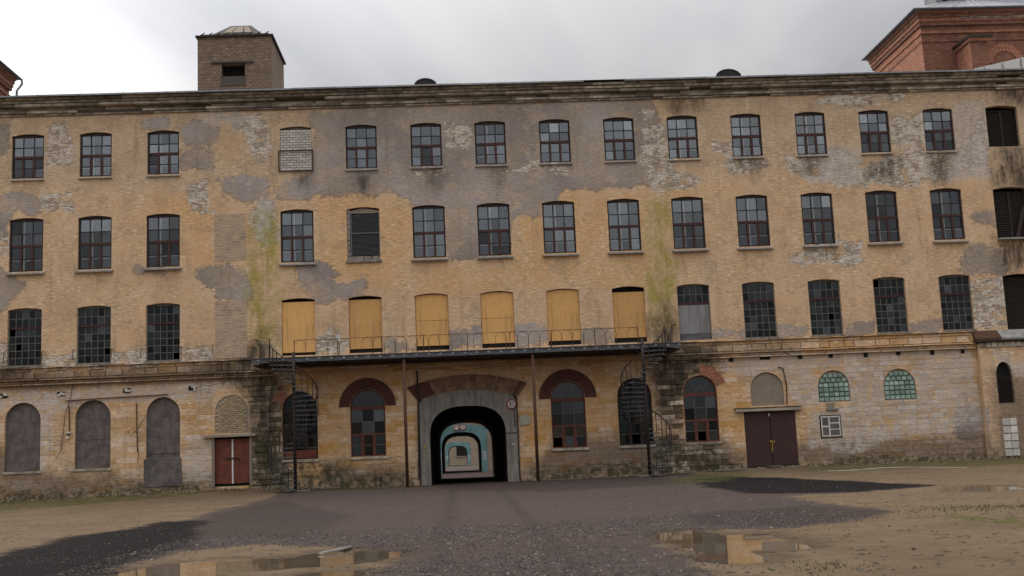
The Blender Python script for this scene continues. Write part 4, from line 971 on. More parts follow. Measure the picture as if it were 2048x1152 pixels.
# projecting end bay on the right
EX = 21.32; EY = -.30
x0, x1, z0, z1 = rect(1994, 723, 2027, 806, EY); slit = Op(x0, x1, z0, z1, (x1-x0)*.8, True, .4)
eb = wall_panel(EX, 33, -.6, 5.62, [slit], EY, .25); eb.v += [(EX, EY, -.6), (EX, 0, -.6), (EX, 0, 5.62), (EX, EY, 5.62)]; n = len(eb.v); eb.f.append((n-4, n-3, n-2, n-1))
eb.v += [(EX, EY, 5.62), (33, EY, 5.62), (33, 0, 5.62), (EX, 0, 5.62)]; n = len(eb.v); eb.f.append((n-4, n-3, n-2, n-1))
bay = eb.build('end_bay', M['facade'], mill); wear(bay.data)
for a, b, mt in ((EX-.15, EX+1.1, 'rust'), (EX+1.12, 33, 'sill_metal')): 
    mb = MB(); mb.v = [(a, EY-.14, 5.86), (b, EY-.14, 5.86), (b, -.005, 6.26), (a, -.005, 6.26), (a, EY-.14, 5.78), (b, EY-.14, 5.78), (b, -.005, 5.78), (a, -.005, 5.78)]; mb.f = [(0, 1, 2, 3), (0, 4, 5, 1), (4, 7, 6, 5), (0, 3, 7, 4), (1, 5, 6, 2)]; mb.build('ledge_cover', M[mt], bay)
MB().box(EX-.2, 33, EY-.16, -.003, 5.69, 5.775).build('ledge_edge', M['black_iron'], bay)
for i in range(9): MB().chip(EX+.02+i*.3, EX+.30+i*.3, 5.42, 5.66, EY-.05-random.random()*.02, EY, .012, .012).build('stone', M['cornice_stone'], bay)
sl_ = MB().box(slit.x0, slit.x1, EY+.2, EY+.24, slit.z0, slit.z1).build('slit_window', M['shade_black'], bay)
mb = MB()
for i in range(14): z_ = slit.z0+.04+i*.09; mb.box(slit.x0+.05, slit.x1-.05, EY+.12, EY+.19, z_, z_+.035)
tag(mb.build('slats', M['louvre_brown'], sl_), kind='stuff')
x0, x1, z0, z1 = rect(2007, 835, 2036, 912, EY)
for j in range(5):
    for i in range(2):
        a = x0+(x1-x0)*(.0 if i == 0 else .52); b = x0+(x1-x0)*(.5 if i == 0 else 1.); p = z0+(z1-z0)*j/5
        MB().chip(a, b, p, p+(z1-z0)/5-.03, EY-.06+random.uniform(-.01, .01), EY, .01, .006).build('block', M['white_brick'], bay)

# ------------------------------------------------------------------ balcony
BY = -2.1; BZ = 6.05; BX0, BX1 = wp(503, 718, BY)[0], wp(1362, 690, BY)[0]
bal = empty('balcony', ((BX0+BX1)/2, 0, 0), 'long grey steel balcony on two posts above the archway', 'balcony')
ox = (BX0+BX1)/2; ww = (BX1-BX0)/2
MB().box(-ww, ww, BY+.06, -.012, BZ-.03, BZ+.01).build('deck', M['steel_grey'], bal)
MB().box(-ww, ww, BY, BY+.055, BZ-.19, BZ+.035).box(-ww, ww, BY-.05, BY-.002, BZ-.19, BZ-.16).box(-ww, ww, BY-.05, BY-.002, BZ+.01, BZ+.035).build('edge_beam', M['steel_grey'], bal)
tab = MB().box(-.06, .06, BY-.022, BY-.003, -.045, .045).mesh('bolt_plate'); tab.materials.append(M['zinc'])
for i in range(36): link('bolt_plate', tab, bal, (-ww+.3+i*.545, 0, BZ-.07))
for i in range(9):
    x = -ww+.5+i*(2*ww-1)/8
    MB().box(x-.05, x+.05, BY+.06, -.02, BZ-.21, BZ-.032).build('cross_beam', M['black_iron'], bal)
for i in range(5): y_ = BY+.3+i*.36; MB().box(-ww+.02, ww-.02, y_-.03, y_+.03, BZ-.29, BZ-.215).build('stringer', M['black_iron'], bal)
for u in (811, 1071):
    x = wp(u, 840, BY+.05)[0]-ox
    p = MB().tube([(x, BY+.09, .02), (x, BY+.09, BZ-.2)], .075, 10).build('post', M['rust'], bal, smooth_=True)
    MB().box(x-.14, x+.14, BY-.03, BY+.2, .06, .1).build('foot', M['rust'], p)
# hooped railing
RX0, RX1 = wp(588, 690, BY)[0]-ox, wp(1277, 665, BY)[0]-ox; RH = .80
MB().tube([(RX0, BY+.02, BZ+RH), (RX1, BY+.02, BZ+RH)], .011, 5).build('top_rail', M['rust'], bal)
nh = 31; hw = (RX1-RX0)/nh
hoop = MB().tube([(-hw/2+.01, 0, 0), (-hw/2+.01, 0, RH*.68)]+[(-(hw/2-.01)*math.cos(math.pi*i/8), 0, RH*.68+RH*.3*math.sin(math.pi*i/8)) for i in range(1, 8)]+[(hw/2-.01, 0, RH*.68), (hw/2-.01, 0, 0)], .008, 4).mesh('hoop'); hoop.materials.append(M['rust'])
for i in range(nh):
    if i % 2 == 0 or random.random() < .55:
        o = link('hoop', hoop, bal, (RX0+hw*(i+.5), BY+.02, BZ+.01)); o.rotation_euler = (random.gauss(0, .03), random.gauss(0, .012), 0)
for u in (588, 675, 763, 847, 935, 1020, 1103, 1190, 1277):
    x = wp(u, 680, BY)[0]-ox; MB().tube([(x, BY+.02, BZ), (x, BY+.02, BZ+RH+.02)], .02, 6).build('rail_post', M['rust'], bal)
# heavier end railings
for s in (-1, 1):
    e = s*(ww-.03)
    g = MB().tube([(e, -.25, BZ+1.0), (e-s*.02, BY+.75, BZ+.98), (e-s*.5, BY+.08, BZ+.2)], .022, 6).build('end_rail', M['black_iron'], bal)
    for k in range(5):
        t = k/4; MB().tube([(e-s*.13*k, -.3-.4*k, BZ), (e-s*.13*k, -.3-.4*k, BZ+1.0-.17*k)], .018, 5).build('end_baluster', M['black_iron'], bal)

# ------------------------------------------------------------------ spiral stairs
def spiral(x, side, label):
    """side -1: lands on the left of its pole; descends towards the camera and makes one and a quarter turns"""
    zb = float(ground_z(x, BY)); rt = empty('spiral_staircase', (x, BY-.05, zb), label, 'staircase', 'spiral staircases at the balcony ends')
    H = BZ-zb; N = 29; TURN = 2*math.pi*1.25; rad = 1.08; st = TURN/N
    ang0 = math.pi if side < 0 else 0.; sgn = 1 if side < 0 else -1        # from the landing towards -Y first
    MB().tube([(0, 0, -.05), (0, 0, H+.25)], .075, 10).build('pole', M['black_iron'], rt, smooth_=True)
    MB().chip(-.5, .62, 0, .05, -.35, .4, .01, .01).box(-.5, .62, -.33, .4, -.1, .045).build('base_slab', M['concrete'], rt)
    w = st*1.12
    t = MB(); k = 4
    top = [(.05, -.05), (.05, .05)] + [(rad*math.cos(-w/2+w*i/k), rad*math.sin(-w/2+w*i/k)) for i in range(k, -1, -1)]
    n = len(top); t.v = [(p[0], p[1], 0) for p in top]+[(p[0], p[1], -.05) for p in top]; t.f = [tuple(range(n))[::-1], tuple(range(n, 2*n))]+[(i, (i+1) % n, n+(i+1) % n, n+i) for i in range(n)]
    tm = t.mesh('tread'); tm.materials.append(M['steel_grey'])
    bm_ = MB().tube([(rad-.02, 0, 0), (rad-.02, 0, .88)], .02, 5).mesh('baluster'); bm_.materials.append(M['black_iron'])
    hr = []; lo = []
    for i in range(N):
        z_ = H-(i+.5)*H/N; a = ang0 + sgn*(i+.5)*st
        o = link('tread', tm, rt, (0, 0, z_)); o.rotation_euler = (0, 0, a)
        o = link('baluster', bm_, rt, (0, 0, z_)); o.rotation_euler = (0, 0, a)
    for i in range(N*3+1):
        f = i/3; z_ = H-f*H/N; a = ang0 + sgn*f*st; hr.append(((rad-.02)*math.cos(a), (rad-.02)*math.sin(a), z_+.9)); lo.append((rad*math.cos(a), rad*math.sin(a), z_-.05))
    MB().tube(hr, .028, 6).build('handrail', M['black_iron'], rt)
    return rt
spiral(wp(589, 830, BY)[0], -1, 'left black iron spiral staircase beside the red door')
spiral(wp(1292.5, 830, BY)[0], 1, 'right black iron spiral staircase beside the bare rubble wall')

# ------------------------------------------------------------------ things on the roof
TY = 5.0
def quad_roof(mb, x0, x1, y0, y1, z0, xa, xb, ya, yb, z1):
    n = len(mb.v); mb.v += [(x0, y0, z0), (x1, y0, z0), (x1, y1, z0), (x0, y1, z0), (xa, ya, z1), (xb, ya, z1), (xb, yb, z1), (xa, yb, z1)]
    mb.f += [(n, n+1, n+5, n+4), (n+1, n+2, n+6, n+5), (n+2, n+3, n+7, n+6), (n+3, n, n+4, n+7), (n+4, n+5, n+6, n+7), (n, n+3, n+2, n+1)]
x0, x1 = -16.77, -12.90; zt = 23.96; y1 = 9.4
ct = empty('rooftop_shaft', ((x0+x1)/2, TY, 20.0), 'tan brick rooftop shaft with a dark opening and a glazed cap', 'tower')
L = lambda x, y, z: (x-(x0+x1)/2, y-TY, z-20.0)
ho = Op(*(lambda a, b: (a[0], b[0]))(wp(443, 140, TY), wp(490, 140, TY)), wp(466, 153, TY)[1], wp(466, 127, TY)[1], 0, False, .5)
mb = wall_panel(x0, x1, 19.5, zt, [ho], TY, .6)
mb.v += [(x1, TY, 19.5), (x1, y1, 19.5), (x1, y1, zt), (x1, TY, zt), (x0, TY, 19.5), (x0, y1, 19.5), (x0, y1, zt), (x0, TY, zt)]; n = len(mb.v)
mb.f += [(n-8, n-7, n-6, n-5), (n-4, n-1, n-2, n-3), (n-7, n-3, n-2, n-6)]
mb.v = [L(*v) for v in mb.v]; mb.build('wall', M['tower_brick'], ct)
cxm = (x0+x1)/2
MB().box(ho.x0-cxm-.55, ho.x1-cxm+.45, -.06, .02, ho.z1-20+.0, ho.z1-20+.09).build('lintel', M['black_iron'], ct)
MB().box(ho.x0-cxm-.1, ho.x1-cxm+.1, .45, .6, ho.z0-20.1, ho.z1-19.9).build('dark_room', M['shade_black'], ct)
MB().box(ho.x0-cxm-.05, ho.x1-cxm+.05, -.03, .02, ho.z0-20-.5, ho.z0-20-.0).build('sill_patch', M['mortar_dark'], ct)
mb = MB(); mb.box(x0-cxm-.1, x1-cxm+.12, -.12, y1-TY+.14, zt-20, zt-20+.08); mb.box(x0-cxm+.12, x1-cxm-.12, .1, y1-TY-.1, zt-20+.082, zt-20+.20); mb.build('roof_slab', M['black_iron'], ct)
mb = MB(); quad_roof(mb, -1.3, 1.45, .25, 4.0, zt-20+.21, -.5, .6, 1.7, 2.6, zt-20+1.28); cap = mb.build('roof_cap', M['mortar_dark'], ct)
def capf(u, t): # point on the front slope, u across (-1..1), t up (0..1)
    xa, xb = -1.3*(1-t)-.5*t, 1.45*(1-t)+.6*t
    return ((xa+xb)/2+(xb-xa)/2*u, .25+1.45*t-.03, zt-20+.21+1.07*t+.03)
for u0, u1 in ((-.62, -.27), (-.21, .24), (.30, .62)):
    q = [capf(u0, .18), capf(u1, .18), capf(u1, .82), capf(u0, .82)]; b = MB(); b.v = q+[(p[0], p[1]+.03, p[2]-.03) for p in q]; b.f = [(0, 1, 2, 3), (0, 4, 5, 1), (1, 5, 6, 2), (2, 6, 7, 3), (3, 7, 4, 0)]
    b.build('skylight_pane', M['panel_grey'], cap)
for k in range(9): MB().tube([(x0-cxm+.2+k*.42, -.08, zt-20+.1), (x0-cxm+.2+k*.42+.2, -.08, zt-20+.22)], .03, 5).build('roof_hook', M['black_iron'], ct)

def brick_tower(x0, x1, y0, y1, zb, zt, label, left_band):
    rt = empty('brick_tower', ((x0+x1)/2, y0, zb), label, 'tower'); cxm = (x0+x1)/2
    h = zt-zb; hw = (x1-x0)/2; d = y1-y0
    MB().box(-hw, hw, 0, d, 0, h-1.0).build('wall', M['red_brick'], rt)
    # light on the left side painted in as a skin of paler brick
    MB().box(-hw-.03, -hw-.001, .02, d-.02, 0, h-1.0).build('lit_skin', M['red_brick_light'], rt)
    for k, (p, q, pr) in enumerate(((h-2.05, h-1.9, .06), (h-1.5, h-1.36, .10), (h-1.0, h-.75, .14), (h-.749, h-.5, .2), (h-.499, h-.25, .26), (h-.249, h-.002, .34))):
        MB().box(-hw-pr, hw+pr, -pr, d+pr, p, q).build('corbel_course', M['red_brick_light' if k % 2 else 'red_brick'], rt)
    x = -hw+1.9
    while x < hw-.2:
        L_ = random.uniform(.3, .6); 
        if random.random() < .8: MB().chip(x, x+L_-.02, h-.62, h-.5, -.24, -.18, .01, .006).build('band_stone', M['cornice_stone'], rt)
        x += L_
    mb = MB(); quad_roof(mb, -hw-.6, hw+.6, -.6, d+.6, h, -hw*.25, hw*.25, d*.35, d*.65, h+1.9); rf = mb.build('roof', M['zinc'], rt)
    MB().box(-hw-.64, hw+.64, -.64, d+.64, h-.07, h-.004).build('eaves', M['roof_metal'], rt)
    for i in range(int(2*hw/.8)): x = -hw+.3+i*.8; t = (x+hw)/(2*hw)*2-1; MB().tube([(x, -.55, h+.03), (hw*.25*t, d*.35, h+1.93)], .03, 4).build('roof_seam', M['zinc'], rf)
    return rt, h, hw, d
rt, h, hw, d = brick_tower(26.42, 36.4, 14., 22.2, 19.6, 28.0, 'red brick roof tower with grey hipped roof at the top right', True)
tx0, tx1 = wp(1873, 8, 16.4)[0]-31.41, wp(1936, 8, 16.4)[0]-31.41
ch = MB().box(tx0, tx1, 2.4, 4.2, h+.2, h+3.2).build('roof_turret', M['wood_grey'], rt); MB().box(tx0+.45, tx1-.15, 2.36, 2.4, h+1.3, h+2.9).build('opening', M['shade_black'], ch)
x0, x1, z0, z1 = rect(1935, 83, 1962, 135, 13.); cm_ = (26.42+36.4)/2
bt = MB().box(x0-cm_-.2, x1-cm_, -2.0, .0, 0, z1-19.6-.35).build('buttress', M['red_brick'], rt)
MB().box(x0-cm_-.23, x0-cm_-.201, -1.98, -.02, 0, z1-19.6-.36).build('lit_skin', M['red_brick_light'], bt)  # paler skin paints the light on the left of the buttress
MB().box(x0-cm_-.36, x1-cm_+.16, -2.16, .0, z1-19.6-.35, z1-19.6-.15).build('cap_course', M['red_brick_light'], bt); MB().box(x0-cm_-.46, x1-cm_+.28, -2.26, .0, z1-19.6-.15, z1-19.6).build('cap', M['black_iron'], bt)
ax, az = wp(2010, 125, 14.); ax -= cm_; az -= 19.6
for i in range(13):
    a0, a1 = math.pi*i/13+.01, math.pi*(i+1)/13-.01
    MB().prism([(ax+1.25*math.cos(a0), az+1.25*math.sin(a0)), (ax+1.25*math.cos(a1), az+1.25*math.sin(a1)), (ax+.75*math.cos(a1), az+.75*math.sin(a1)), (ax+.75*math.cos(a0), az+.75*math.sin(a0))], -.05, 0).build('voussoir', M['red_brick_light'], rt)
rt2, h2, hw2, d2 = brick_tower(-41., wp(45, 158, 22.8)[0]-.64, 14., 22.2, 19.6, wp(45, 158, 22.8)[1], 'red brick roof tower cut off by the left edge of the photo', False)
MB().tube([(hw2+.62, d2+.5, h2-.05), (hw2+.66, d2+.5, h2-.4), (hw2+.35, d2+.4, h2-.9), (hw2+.32, d2+.4, 0)], .08, 7).build('downpipe', M['zinc'], rt2)
# white metal monitor roof
a = wp(1950, 137, 10.); b = wp(2075, 106, 10.)
mb = MB(); mb.v = [(a[0], 10, a[1]-.6), (b[0]+4, 10, b[1]+.4), (b[0]+4, 10, a[1]-1.2), (a[0], 10, a[1]-1.2), (a[0], 14, a[1]-.4), (b[0]+4, 14, b[1]+.6), (b[0]+4, 14, a[1]-1.2), (a[0], 14, a[1]-1.2)]
mb.v[0] = (a[0], 10, a[1]); mb.v[1] = (b[0]+4, 10, b[1]+(b[1]-a[1])*.9)
mb.v[4] = (a[0], 13.9, a[1]+.05); mb.v[5] = (b[0]+4, 13.9, mb.v[1][2]+.05)
mb.f = [(0, 1, 2, 3), (0, 4, 5, 1), (4, 7, 6, 5), (0, 3, 7, 4), (1, 5, 6, 2), (3, 2, 6, 7)]
wr = mb.build('monitor_roof', M['white_paint'], None); tag(wr, 'white sheet-metal lean-to roof in front of the right tower', 'roof')
for i in range(7):
    t = (i+.5)/7; x = a[0]+(b[0]+4-a[0])*t; z_ = a[1]+(mb.v[1][2]-a[1])*t; MB().box(x-.03, x+.03, 9.94, 9.999, a[1]-1., z_-.05).build('seam', M['sill_metal'], wr)
# eyebrow vents
for (u0, u1, v0, v1), lab in (((829, 872, 156, 169), 'small dark half-round roof vent near the middle of the eaves'), ((1433, 1480, 134, 151), 'larger dark half-round roof vent left of the red tower')):
    Y_ = 1.2; x0, z0 = wp(u0, v1, Y_); x1, z1 = wp(u1, v0, Y_); r = (x1-x0)/2; hh = max(.4, z1-z0)
    rt = empty('roof_vent', ((x0+x1)/2, Y_, z0-.42), lab, 'vent')
    mb = MB(); arc = [(r*math.cos(math.pi*i/14), .3+hh*math.sin(math.pi*i/14)) for i in range(15)]
    mb.prism([(-r, 0), (r, 0)]+arc, .06, 2.2); mb.build('hood', M['roof_metal'], rt)
    MB().tube([(p[0]*1.03, .03, p[1]*1.01) for p in arc], .05, 6).build('rim', M['black_iron'], rt)
    MB().prism([(-r*.9, .05), (r*.9, .05)]+[(p[0]*.9, p[1]*.93) for p in arc], .0, .05).build('grille', M['black_paint'], rt)

# ------------------------------------------------------------------ signs and wall fittings
def ring(mb, r0, r1, y0, y1, k=28):
    for i in range(k):
        a0, a1 = 2*math.pi*i/k, 2*math.pi*(i+1)/k; n = len(mb.v)
        for r in (r0, r1):
            for y in (y0, y1): mb.v += [(r*math.cos(a0), y, r*math.sin(a0)), (r*math.cos(a1), y, r*math.sin(a1))]
        mb.f += [(n, n+1, n+5, n+4), (n+4, n+5, n+7, n+6), (n, n+2, n+3, n+1)]
def text(body, size, x, z, y, mat, parent, name='lettering'):
    cu = bpy.data.curves.new(name, 'FONT'); cu.body = body; cu.size = size; cu.align_x = 'CENTER'; cu.align_y = 'CENTER'; cu.extrude = .002; cu.offset = size*.018
    cu.materials.append(M[mat]); tmp = bpy.data.objects.new(name, cu); COL.objects.link(tmp); me = bpy.data.meshes.new_from_object(tmp.evaluated_get(bpy.context.evaluated_depsgraph_get())); bpy.data.objects.remove(tmp); o = link(name, me, parent, (x, y, z)); o.rotation_euler = (math.pi/2, 0, 0); return o
def round_sign(x, y, z, r, chars, label, group=None):
    rt = empty('height_limit_sign', (x, y, z), label, 'sign', group)
    k = 28
    MB().prism([(r*math.cos(2*math.pi*i/k), r*math.sin(2*math.pi*i/k)) for i in range(k)], -.012, .006).build('disc', M['sign_white'], rt)
    mb = MB(); ring(mb, r*.77, r, -.020, -.0125); mb.build('red_border', M['sign_red'], rt)
    for zz_ in (1, -1): MB().prism([(-r*.13, zz_*r*.80), (r*.13, zz_*r*.80), (0, zz_*r*.56)], -.022, -.0205).build('arrow', M['sign_red' if zz_ > 0 else 'black_paint'], rt)
    for body, s, dx, dz in chars: text(body, s*r, dx*r, dz*r, -.0165, 'black_paint', rt)
    MB().box(-.03, .03, .006, .06, -.2*r, .2*r).build('bracket', M['rust'], rt)
    return rt
x, z_ = wp(1022.8, 808, -.1)
round_sign(x, -.10, z_, .235, (('3', 1.25, -.26, .0), ('M', .42, .27, .27), (',5', .5, .3, -.22)), 'round white height limit sign with red border reading 3 M 5')
x, z_ = wp(1049.5, 839.5)
nt = MB().box(-.21, .21, -.012, .0, -.22, .22).build('notice_board', M['paper'], None, (x, -.045, z_)); nt.rotation_euler = (0, R(-13), 0); tag(nt, 'small tilted pale notice board on the wall right of the archway', 'notice')
MB().box(-.23, -.205, -.02, .0, -.23, .23).build('edge_strip', M['wood_pale'], nt); MB().box(-.2, .2, -.02, .0, -.235, -.215).build('edge_strip', M['wood_pale'], nt)

def pipe(name, pts, r, mat, label, cat, Y=-.07):
    b = pts[0]; x0, z0 = wp(b[0], b[1], Y)
    o = MB().tube([(wp(u, v, Y)[0]-x0, 0, wp(u, v, Y)[1]-z0) for u, v in pts], r, 6).build(name, M[mat], None, (x0, Y, z0)); tag(o, label, cat); return o
pipe('wall_pipe', [(131, 802), (200, 797), (270, 793), (335, 789)], .03, 'rust', 'long thin rusty rail above the two left walled-up arches', 'pipe')
pipe('wall_pipe', [(138, 811), (139, 868)], .028, 'rust', 'short vertical conduit ending at the wall lamp', 'pipe')
pipe('wall_pipe', [(273, 806), (274, 860), (275, 904)], .026, 'rust', 'vertical conduit left of the walled-up doorway', 'pipe')
pipe('wall_pipe', [(1556, 734), (1566, 736), (1573, 770), (1574, 808)], .028, 'rust', 'bent rusty pipe right of the arched panel over the brown door', 'pipe')
pipe('wall_pipe', [(832, 738), (834, 746), (836, 800), (838, 960)], .04, 'black_iron', 'dark downpipe along the left jamb of the archway', 'pipe', -.09)
pipe('wall_cable', [(148, 756), (140, 800), (130, 830), (126, 870), (122, 900), (112, 917)], .013, 'black_iron', 'thin black cable hanging beside the wall lamp', 'cable')
pipe('wall_cable', [(292, 830), (283, 845), (276, 855), (262, 872), (257, 866), (258, 860)], .012, 'black_iron', 'thin looped cable by the walled-up doorway', 'cable')
pipe('wall_cable', [(274, 880), (277, 905), (275, 928)], .011, 'black_iron', 'short loose cable under the vertical conduit', 'cable')
pipe('wall_cable', [(385, 762), (400, 770), (420, 772), (450, 764), (480, 760)], .012, 'black_iron', 'sagging cable under the string course above the red door', 'cable', -.2)
x, z_ = wp(135, 873, -.12); lp = empty('wall_lamp', (x, -.12, z_), 'small caged wall lamp on the left ochre wall', 'lamp')
MB().tube([(0, .05, .14), (0, 0, .06), (0, 0, .02)], .05, 8).build('cap', M['black_iron'], lp); MB().tube([(0, 0, .02), (0, 0, -.04), (0, 0, -.1)], .06, 8).build('globe', M['frame_white'], lp)
MB().box(-.02, .12, .0, .1, .14, .2).build('junction_box', M['white_paint'], lp)
# hooks along the string course
for u, v in ((10,716),(28,712),(86,712),(148,708),(225,706),(284,705),(364,702),(427,698)):
    x, z_ = wp(u, v); MB().tube([(x, .0, z_+.2), (x, -.16, z_+.18), (x, -.17, z_-.28)], .018, 5).build('wall_hook', M['rust'], mill)

# ------------------------------------------------------------------ the mills seen through the archway
def far_mill(y, dx, zoff, depth, hgt, label, name='rear_mill'):
    rt = empty(name, (dx, y, 0), label, 'building')
    op = Op(AX0, AX1, -.6+zoff, AZT+zoff, AZT-AZS, False, .3)
    wp_ = wall_panel(-30, 30, -.8, hgt, [op], 0, 1.5); wp_.build('wall', M['far_wall'], rt)
    wp2 = wall_panel(-30, 30, -.8, hgt, [Op(IX0, IX1, -.8, ITOP+zoff, .6, True, .01)], depth, 3.); wp2.build('rear_wall', M['far_wall'], rt)
    MB().box(-30, 30, -.2, depth+.2, hgt, hgt+.4).build('roof', M['roof_metal'], rt)
    for s in (-30, 30): MB().box(s-.15, s+.15, .01, depth-.01, -.8, hgt-.01).build('end_wall', M['far_wall'], rt)
    g = gateway(rt, 0., 0., 'blue_paint', depth, zoff)
    for a in (AX0+.12, AX1-.45): stripes(g, a, a+.34, 1.15+zoff, 1.95+zoff, -.035, 'white_paint', 5)
    return rt
far_mill(50., -.33, -.12, 20., 16., 'second mill with a pale blue painted archway, seen through the passage')
far_mill(160., -1.02, -.2, 14., 16., 'third mill with a small pale blue archway far down the passage')
zs_ = wp(912.3, 854.8, 49.85)
round_sign(*(lambda p: (p[0], 49.85, p[1]))(wp(912.3, 855., 49.85)), .27, (('3', .95, -.25, .0), ('T', .6, .25, .2)), 'left of the two small round signs on the blue archway')
round_sign(*(lambda p: (p[0], 49.85, p[1]))(wp(925.4, 854., 49.85)), .27, (('2', .95, -.25, .0), ('M', .4, .28, .25), ('8', .5, .3, -.22)), 'right of the two small round signs on the blue archway')
x, z_ = wp(936, 893, 159.8); nb = MB().box(-.45, .45, -.03, 0, -.5, .5).build('notice_board', M['white_paint'], None, (x+2.4, 159.85, z_-.2)); tag(nb, 'white notice far down the passage beside the third archway', 'notice'); MB().box(-.3, .3, -.036, -.031, -.35, .3).build('print', M['panel_grey'], nb)
ew = empty('end_wall_building', (-4, 235, 0), 'pale wall with a dark window closing the view down the passage', 'building')
MB().box(-25, 25, 0, 6, -1, 14).build('wall', M['far_wall'], ew); MB().box(-.8, 6, -.08, -.01, 1.7, 5.2).build('window', M['shade_black'], ew); MB().box(-1, 6.2, -.2, -.01, 1.4, 1.65).build('sill', M['concrete'], ew); MB().box(-25.4, 25.4, -.4, 6.4, 14, 14.4).build('roof', M['roof_metal'], ew)

# ------------------------------------------------------------------ loose things on the ground
pz = lambda x, y: float(ground_z(x, y))
a = gp(641, 1104, 0.03); b = gp(704, 1094, .03); Lp = math.hypot(b[0]-a[0], b[1]-a[1])
pl = MB(); k = 8
for i in range(k):
    pl.box(-Lp/2+Lp*i/k, -Lp/2+Lp*(i+1)/k+.001*(i < k-1), -.055+.004*math.sin(i), .055-.005*math.cos(i*2), .012+.012*math.sin(i*.8), .038+.012*math.sin(i*.8))
pl = MB().prism([(-Lp/2, .0), (-Lp/4, .008), (0, .008), (Lp/4, .016), (Lp/2-.05, .026), (Lp/2, .034), (Lp/2-.02, .05), (Lp/4, .042), (0, .034), (-Lp/4, .032), (-Lp/2+.03, .026)], -.05, .05)
o = pl.build('plank', M['plank'], None, ((a[0]+b[0])/2, (a[1]+b[1])/2, .0)); o.rotation_euler = (0, 0, math.atan2(b[1]-a[1], b[0]-a[0])); tag(o, 'pale weathered plank lying at the edge of the left puddle', 'plank')
x, y = gp(1150+235, 938+8, .2); 
x0, y0 = gp(1420, 952, .2); x1, y1 = gp(1495, 940, .2); L_ = math.hypot(x1-x0, y1-y0)
o = MB().chip(-.9, .9, 0, .07, -.14, .14, .01, .01).box(-.9, .9, -.12, .14, .002, .065).build('plank', M['plank'], None, (wp(1460, 945, -.7)[0], -.9, pz(wp(1460, 945, -.7)[0], -.9)+.0)); o.rotation_euler = (0, 0, .25); tag(o, 'flat plank on the ground left of the brown double door', 'plank')
x = wp(1548, 932, -.5)[0]
st_ = MB().chip(-.35, .3, 0, .13, -.3, .0, .03, .03).box(-.33, .28, -.26, .1, -.05, .1).build('step_stone', M['mortar_dark'], None, (x, -.45, pz(x, -.5)-.02)); tag(st_, 'dark broken step stone in front of the brown double door', 'stone')

us = np.linspace(1655, 1932, 26); pts = [gp(u, np.interp(u, [1655, 1700, 1760, 1810, 1870, 1932], [938, 936.5, 932.5, 930.5, 930.3, 929.5]), .16) for u in us]
wsx, wsy = pts[0]; mb = MB()
for i, (x, y) in enumerate(pts):
    w_ = .22*random.random()**1.5*math.sin(math.pi*(i+.3)/26)+.012; c0 = random.uniform(-.05, .05)
    mb.v += [(x-wsx, y-wsy-w_+c0, pz(x, y)+.008), (x-wsx, y-wsy+w_+c0, pz(x, y)+.012), (x-wsx, y-wsy-w_+c0, pz(x, y)-.02), (x-wsx, y-wsy+w_+c0, pz(x, y)-.02)]
for i in range(len(pts)-1): a = 4*i; mb.f += [(a, a+4, a+5, a+1), (a, a+2, a+6, a+4), (a+1, a+5, a+7, a+3)]
tag(mb.build('plastic_strip', M['sign_white'], None, (wsx, wsy, 0)), 'narrow white strip lying on the ground along the right wall', 'strip')
# gravel scattered over the asphalt patch
oc = np.array([(1, 0, 0), (-1, 0, 0), (0, 1, 0), (0, -1, 0), (0, 0, 1), (0, 0, -1)], float); of = np.array([(0, 2, 4), (2, 1, 4), (1, 3, 4), (3, 0, 4), (2, 0, 5), (1, 2, 5), (3, 1, 5), (0, 3, 5)])
def scatter(n, xr, yr, keep, smin, smax):
    x = rng.uniform(*xr, n); d = 1/rng.uniform(1/(-yr[0]+.0), 1/(-yr[1]), n) if False else None
    y = yr[0]+(yr[1]-yr[0])*rng.random(n)**1.7
    k = keep(x, y); x, y = x[k], y[k]; s = smin+(smax-smin)*rng.random(len(x))**3
    return x, y, s
def near_gravel(x, y):
    s = sdfs(x, y, GW); p = puddle_s(x, y); return (s > -.4+rng.random(len(x))*.8) & (p < -.05)
X, Y, S_ = scatter(9000, (-13, 7.5), (-36, -6), near_gravel, .008, .022)
Xn, Yn, Sn = scatter(46000, (-9, 3.5), (-43, -31), near_gravel, .007, .026)
X = np.concatenate([X, Xn]); Y = np.concatenate([Y, Yn]); S_ = np.concatenate([S_, Sn])
Xs, Ys, Ss = scatter(2600, (-20, 16), (-42, -1.5), lambda x, y: (puddle_s(x, y) < -.1), .008, .028)
X = np.concatenate([X, Xs]); Y = np.concatenate([Y, Ys]); S_ = np.concatenate([S_, Ss]); n = len(X)
V = oc[None]*(S_[:, None, None]*np.stack([rng.uniform(.7, 1.3, n), rng.uniform(.7, 1.3, n), rng.uniform(.4, .8, n)], -1)[:, None, :])*rng.uniform(.75, 1.25, (n, 6, 1))
th = rng.uniform(0, 6.28, n); c_, s_ = np.cos(th)[:, None], np.sin(th)[:, None]
V = np.stack([V[..., 0]*c_-V[..., 1]*s_, V[..., 0]*s_+V[..., 1]*c_, V[..., 2]], -1) + np.stack([X, Y, ground_z(X, Y)+S_*.1], -1)[:, None, :]
me = bpy.data.meshes.new('gravel'); me.from_pydata(V.reshape(-1, 3).tolist(), [], (of[None]+6*np.arange(n)[:, None, None]).reshape(-1, 3).tolist()); me.update(); me.materials.append(M['gravel'])
set_attr(me, 'tone', np.repeat(rng.random(n)*97, 6)); tag(link('gravel', me), 'loose dark and pale gravel strewn over the courtyard', 'gravel', kind='stuff')
nr = 2600; rx = rng.uniform(-26, 24, nr); rx = rx[(rx < -5.9) | (rx > -.4)]; nr = len(rx); ry = -.06-np.abs(rng.normal(0, .35, nr)); rs = .012+.05*rng.random(nr)**4
